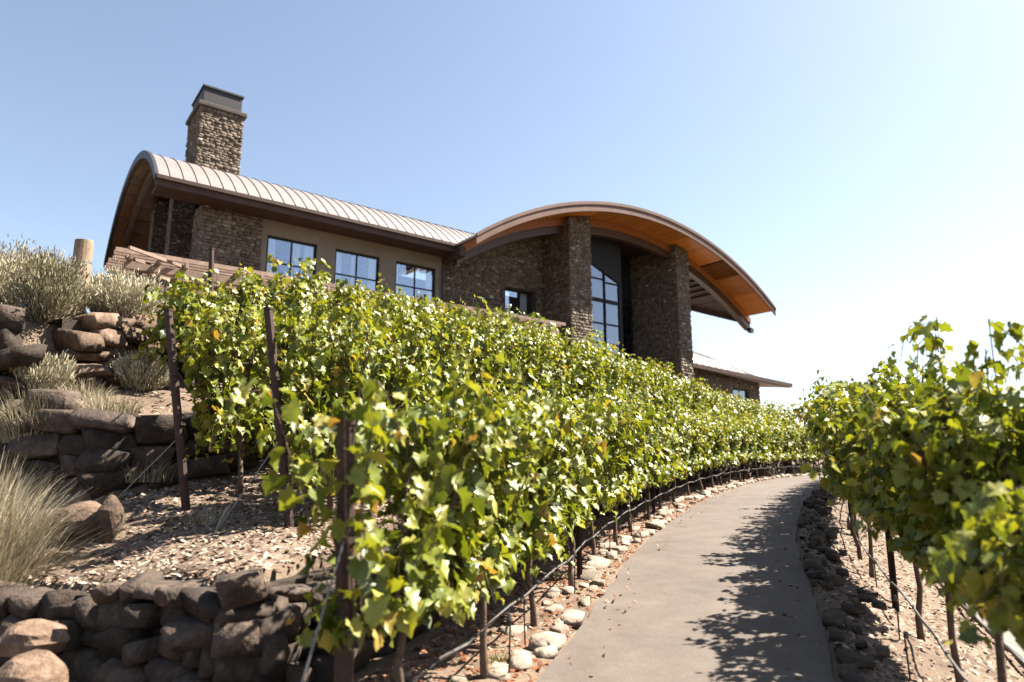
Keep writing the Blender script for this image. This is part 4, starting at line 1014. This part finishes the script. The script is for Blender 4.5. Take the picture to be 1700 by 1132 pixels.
kwE = dict(shoots=46, top=2.62, spread=.25, skirt=18, bottom=1.12, wild=.1, cz=1.12, dens=1.5)
vine_row('e', -2.12, 4.3, 44, 1.4, 'backlit grapevine in the row along the right edge of the path', GE, near=4, nleaf=150, kw=kwE, over={0: dict(top=2.0, wild=.0, bottom=1.3, skirt=10), 1: dict(top=2.6, wild=.10, bottom=1.2, skirt=14), 2: dict(top=2.75, wild=.10, bottom=1.15), 3: dict(top=2.7, wild=.1)}, far_from=17,
         first_labels=['dark grapevine at the right edge of the view, nearest the camera', 'backlit grapevine with the tallest shoots, right of the path', 'third grapevine of the right path-side row, counted from the right edge of the view', 'fourth grapevine of the right path-side row, counted from the right edge of the view'] + ['%s grapevine of the right path-side row, counted from the right edge of the view' % q for q in ORD[4:]])
vine_row('f', -5.2, 6.0, 22, 1.4, 'shaded grapevine in the lower row on the right slope', GF, kw=kwE, far_from=6, n_var=4)

# posts
def row_post(v, d, h, label, group, end=False, lean=0.0, rad=.035):
    x, y = at(v, d); tx, ty = -np.interp(v, PV, PT[:, 0]), -np.interp(v, PV, PT[:, 1])
    return post(float(x), float(y), h, lean, label, group, rad, end, (float(tx), float(ty)))
post(-.93, 4.1, 2.05, .12, 'thick dark rusty end post of the path-side row, nearest the camera', 'end posts of the vine rows', .055, True, (-.6, -.3))
post(-2.40, 7.6, 2.45, .45, 'tilted rusty end post of the second row half hidden in leaves', 'end posts of the vine rows', .05, True, (-.95, -.1))
post(-3.88, 8.3, 2.45, .5, 'leaning rusty end post standing on the mulch of the lowest terrace', 'end posts of the vine rows', .05, True, (-.95, -.1))
post(-5.15, 11.4, 2.45, .2, 'thin rusty post of the highest row below the pergola', 'end posts of the vine rows', .045, True, (-.9, -.2))
GP = 'line posts of the vine rows'
for i, v in enumerate((9.0, 14.6, 20.2, 25.8, 31.4, 37)):
    row_post(v, 1.6, 2.0, ('nearest thin line post on the left of the path', 'second thin line post up the left of the path', 'thin dark line post in the path-side row on the left')[min(i, 2)], GP)
for i, v in enumerate((9.6, 15.2, 20.8, 26.4, 32)):
    row_post(v, -2.12, 2.72 if i == 0 else 2.62, ('tall dark post rising out of the right vine row', 'dark line post in the right vine row by the bend')[min(i, 1)], GP, rad=.04)
for d, v0, l in ((4.18, 13, 'line post hidden in the second terraced row'), (5.83, 13.5, 'line post hidden in the third terraced row'), (7.97, 15.5, 'line post in the highest vine row')):
    for i in range(4): row_post(v0 + 5.6 * i, d, 2.3, l, GP)

# trellis wires, drip hoses, stakes, guy wires
def along(d, v0, v1, h, sag=.0, step=.5):
    v = np.arange(v0, v1, step); x, y = at(v, np.full_like(v, d)); z = ground(x, y)
    k = np.ones(7) / 7; z = np.convolve(np.pad(z, 3, mode='edge'), k, 'valid')
    return [(float(a), float(b), float(c) + h + sag * math.sin(i * 2.1)) for i, (a, b, c) in enumerate(zip(x, y, z))]
for d, v0, v1, hs_, w_ in ((1.62, 4.2, 44, (.85, 1.55), 'left path-side'), (4.18, 6.6, 40, (.85, 1.7), 'second terraced'), (5.83, 6.9, 36, (.85, 1.7), 'third terraced'), (7.97, 9.5, 32, (.85, 1.7), 'highest'), (-2.12, 2.6, 42, (.95, 1.7), 'right path-side')):
    for h, hn in zip(hs_, ('lower', 'upper')):
        tag(MB().tube(along(d, v0, v1, h), .004, 4).build('trellis_wire', M['wire']), '%s steel trellis wire strung along the %s vine row' % (hn, w_), 'wire', 'trellis wires of the vine rows')
tag(MB().tube(along(1.58, 4.3, 42, .40, .02), .013, 6).build('drip_hose', M['hose'], smooth=True), 'grey drip hose hung low along the left path-side vines', 'hose')
tag(MB().tube(along(-2.08, 2.6, 40, .32, .02), .014, 6).build('drip_hose', M['hose'], smooth=True), 'dark drip hose hung low under the right vine row', 'hose')
tag(MB().tube(along(-3.2, 3, 24, .10, .015), .022, 6).build('drip_hose', M['hose'], smooth=True), 'black pipe along the upper side of the pale concrete strip', 'hose')
tag(MB().tube(along(-3.86, 3, 24, .14, .01), .03, 6).build('drip_hose', M['hose'], smooth=True), 'dark pipe along the lower side of the pale concrete strip', 'hose')
def guy(p, q, label):
    t = empty('guy_wire', q, 0, label, 'guy wire', 'guy wires of the end posts'); p = Vector(p) - Vector(q)
    MB().tube([(0, 0, -.1), tuple(p)], .007, 5).build('cable', M['wire'], t); MB().tube([(0, 0, -.15), tuple(p * .22)], .013, 6).build('anchor_rod', M['wire'], t)
    MB().tube([tuple(p * .22), tuple(p * .27)], .022, 6).build('turnbuckle', M['wire'], t)
guy((-.95, 4.08, 1.35), (-1.22, 3.45, -.1), 'steel guy wire of the nearest dark end post')
guy((-4.1, 8.28, 1.95), (-4.9, 8.0, gz(-4.9, 8.0)), 'grey guy wire slanting down from the leaning end post on the mulch')
guy((-2.6, 7.55, 1.9), (-3.2, 7.3, gz(-3.2, 7.3)), 'guy wire of the half hidden tilted end post')
def stake(v, d, h, label):
    x, y = at(v, d); t = empty('drip_stake', (float(x), float(y), gz(x, y)), 0, label, 'stake', 'thin stakes under the vines')
    MB().tube([(0, 0, -.1), (random.uniform(-.02, .02), random.uniform(-.02, .02), h)], .008, 5).build('rod', M['rust'], t); MB().tube([(0, 0, h - .03), (0, 0, h + .02)], .018, 6).build('clip', M['hose'], t)
for v in (5.9, 6.6, 8.3, 10.6, 12.0, 13.6, 15.8): stake(v, 1.5 + random.uniform(-.1, .06), random.uniform(.35, .5), 'thin rusty stake holding the hose under the left path-side row')
for v in (5.6, 7.0, 8.0, 10.5, 12.5): stake(v, -1.85 + random.uniform(-.3, .1), random.uniform(.25, .4), 'thin dark stake in the gravel under the right row')

# round wooden post on the hill
wp = empty('wooden_post', (-7.36, 11.0, gz(-7.36, 11) - .1), 0, 'thick round weathered wooden post standing in the sagebrush', 'wooden post')
hz = 5.42 - (gz(-7.36, 11) - .1)
mb = MB(); mb.tube([(0, 0, 0), (.004, .0, hz * .5), (0, .004, hz - .02), (0, 0, hz)], [.15, .146, .142, .128], 18); mb.build('shaft', M['post_wood'], wp, smooth=False)
MB().tube([(0, 0, hz - .42), (0, 0, hz - .39)], .149, 18).build('wire_wrap', M['wire'], wp)
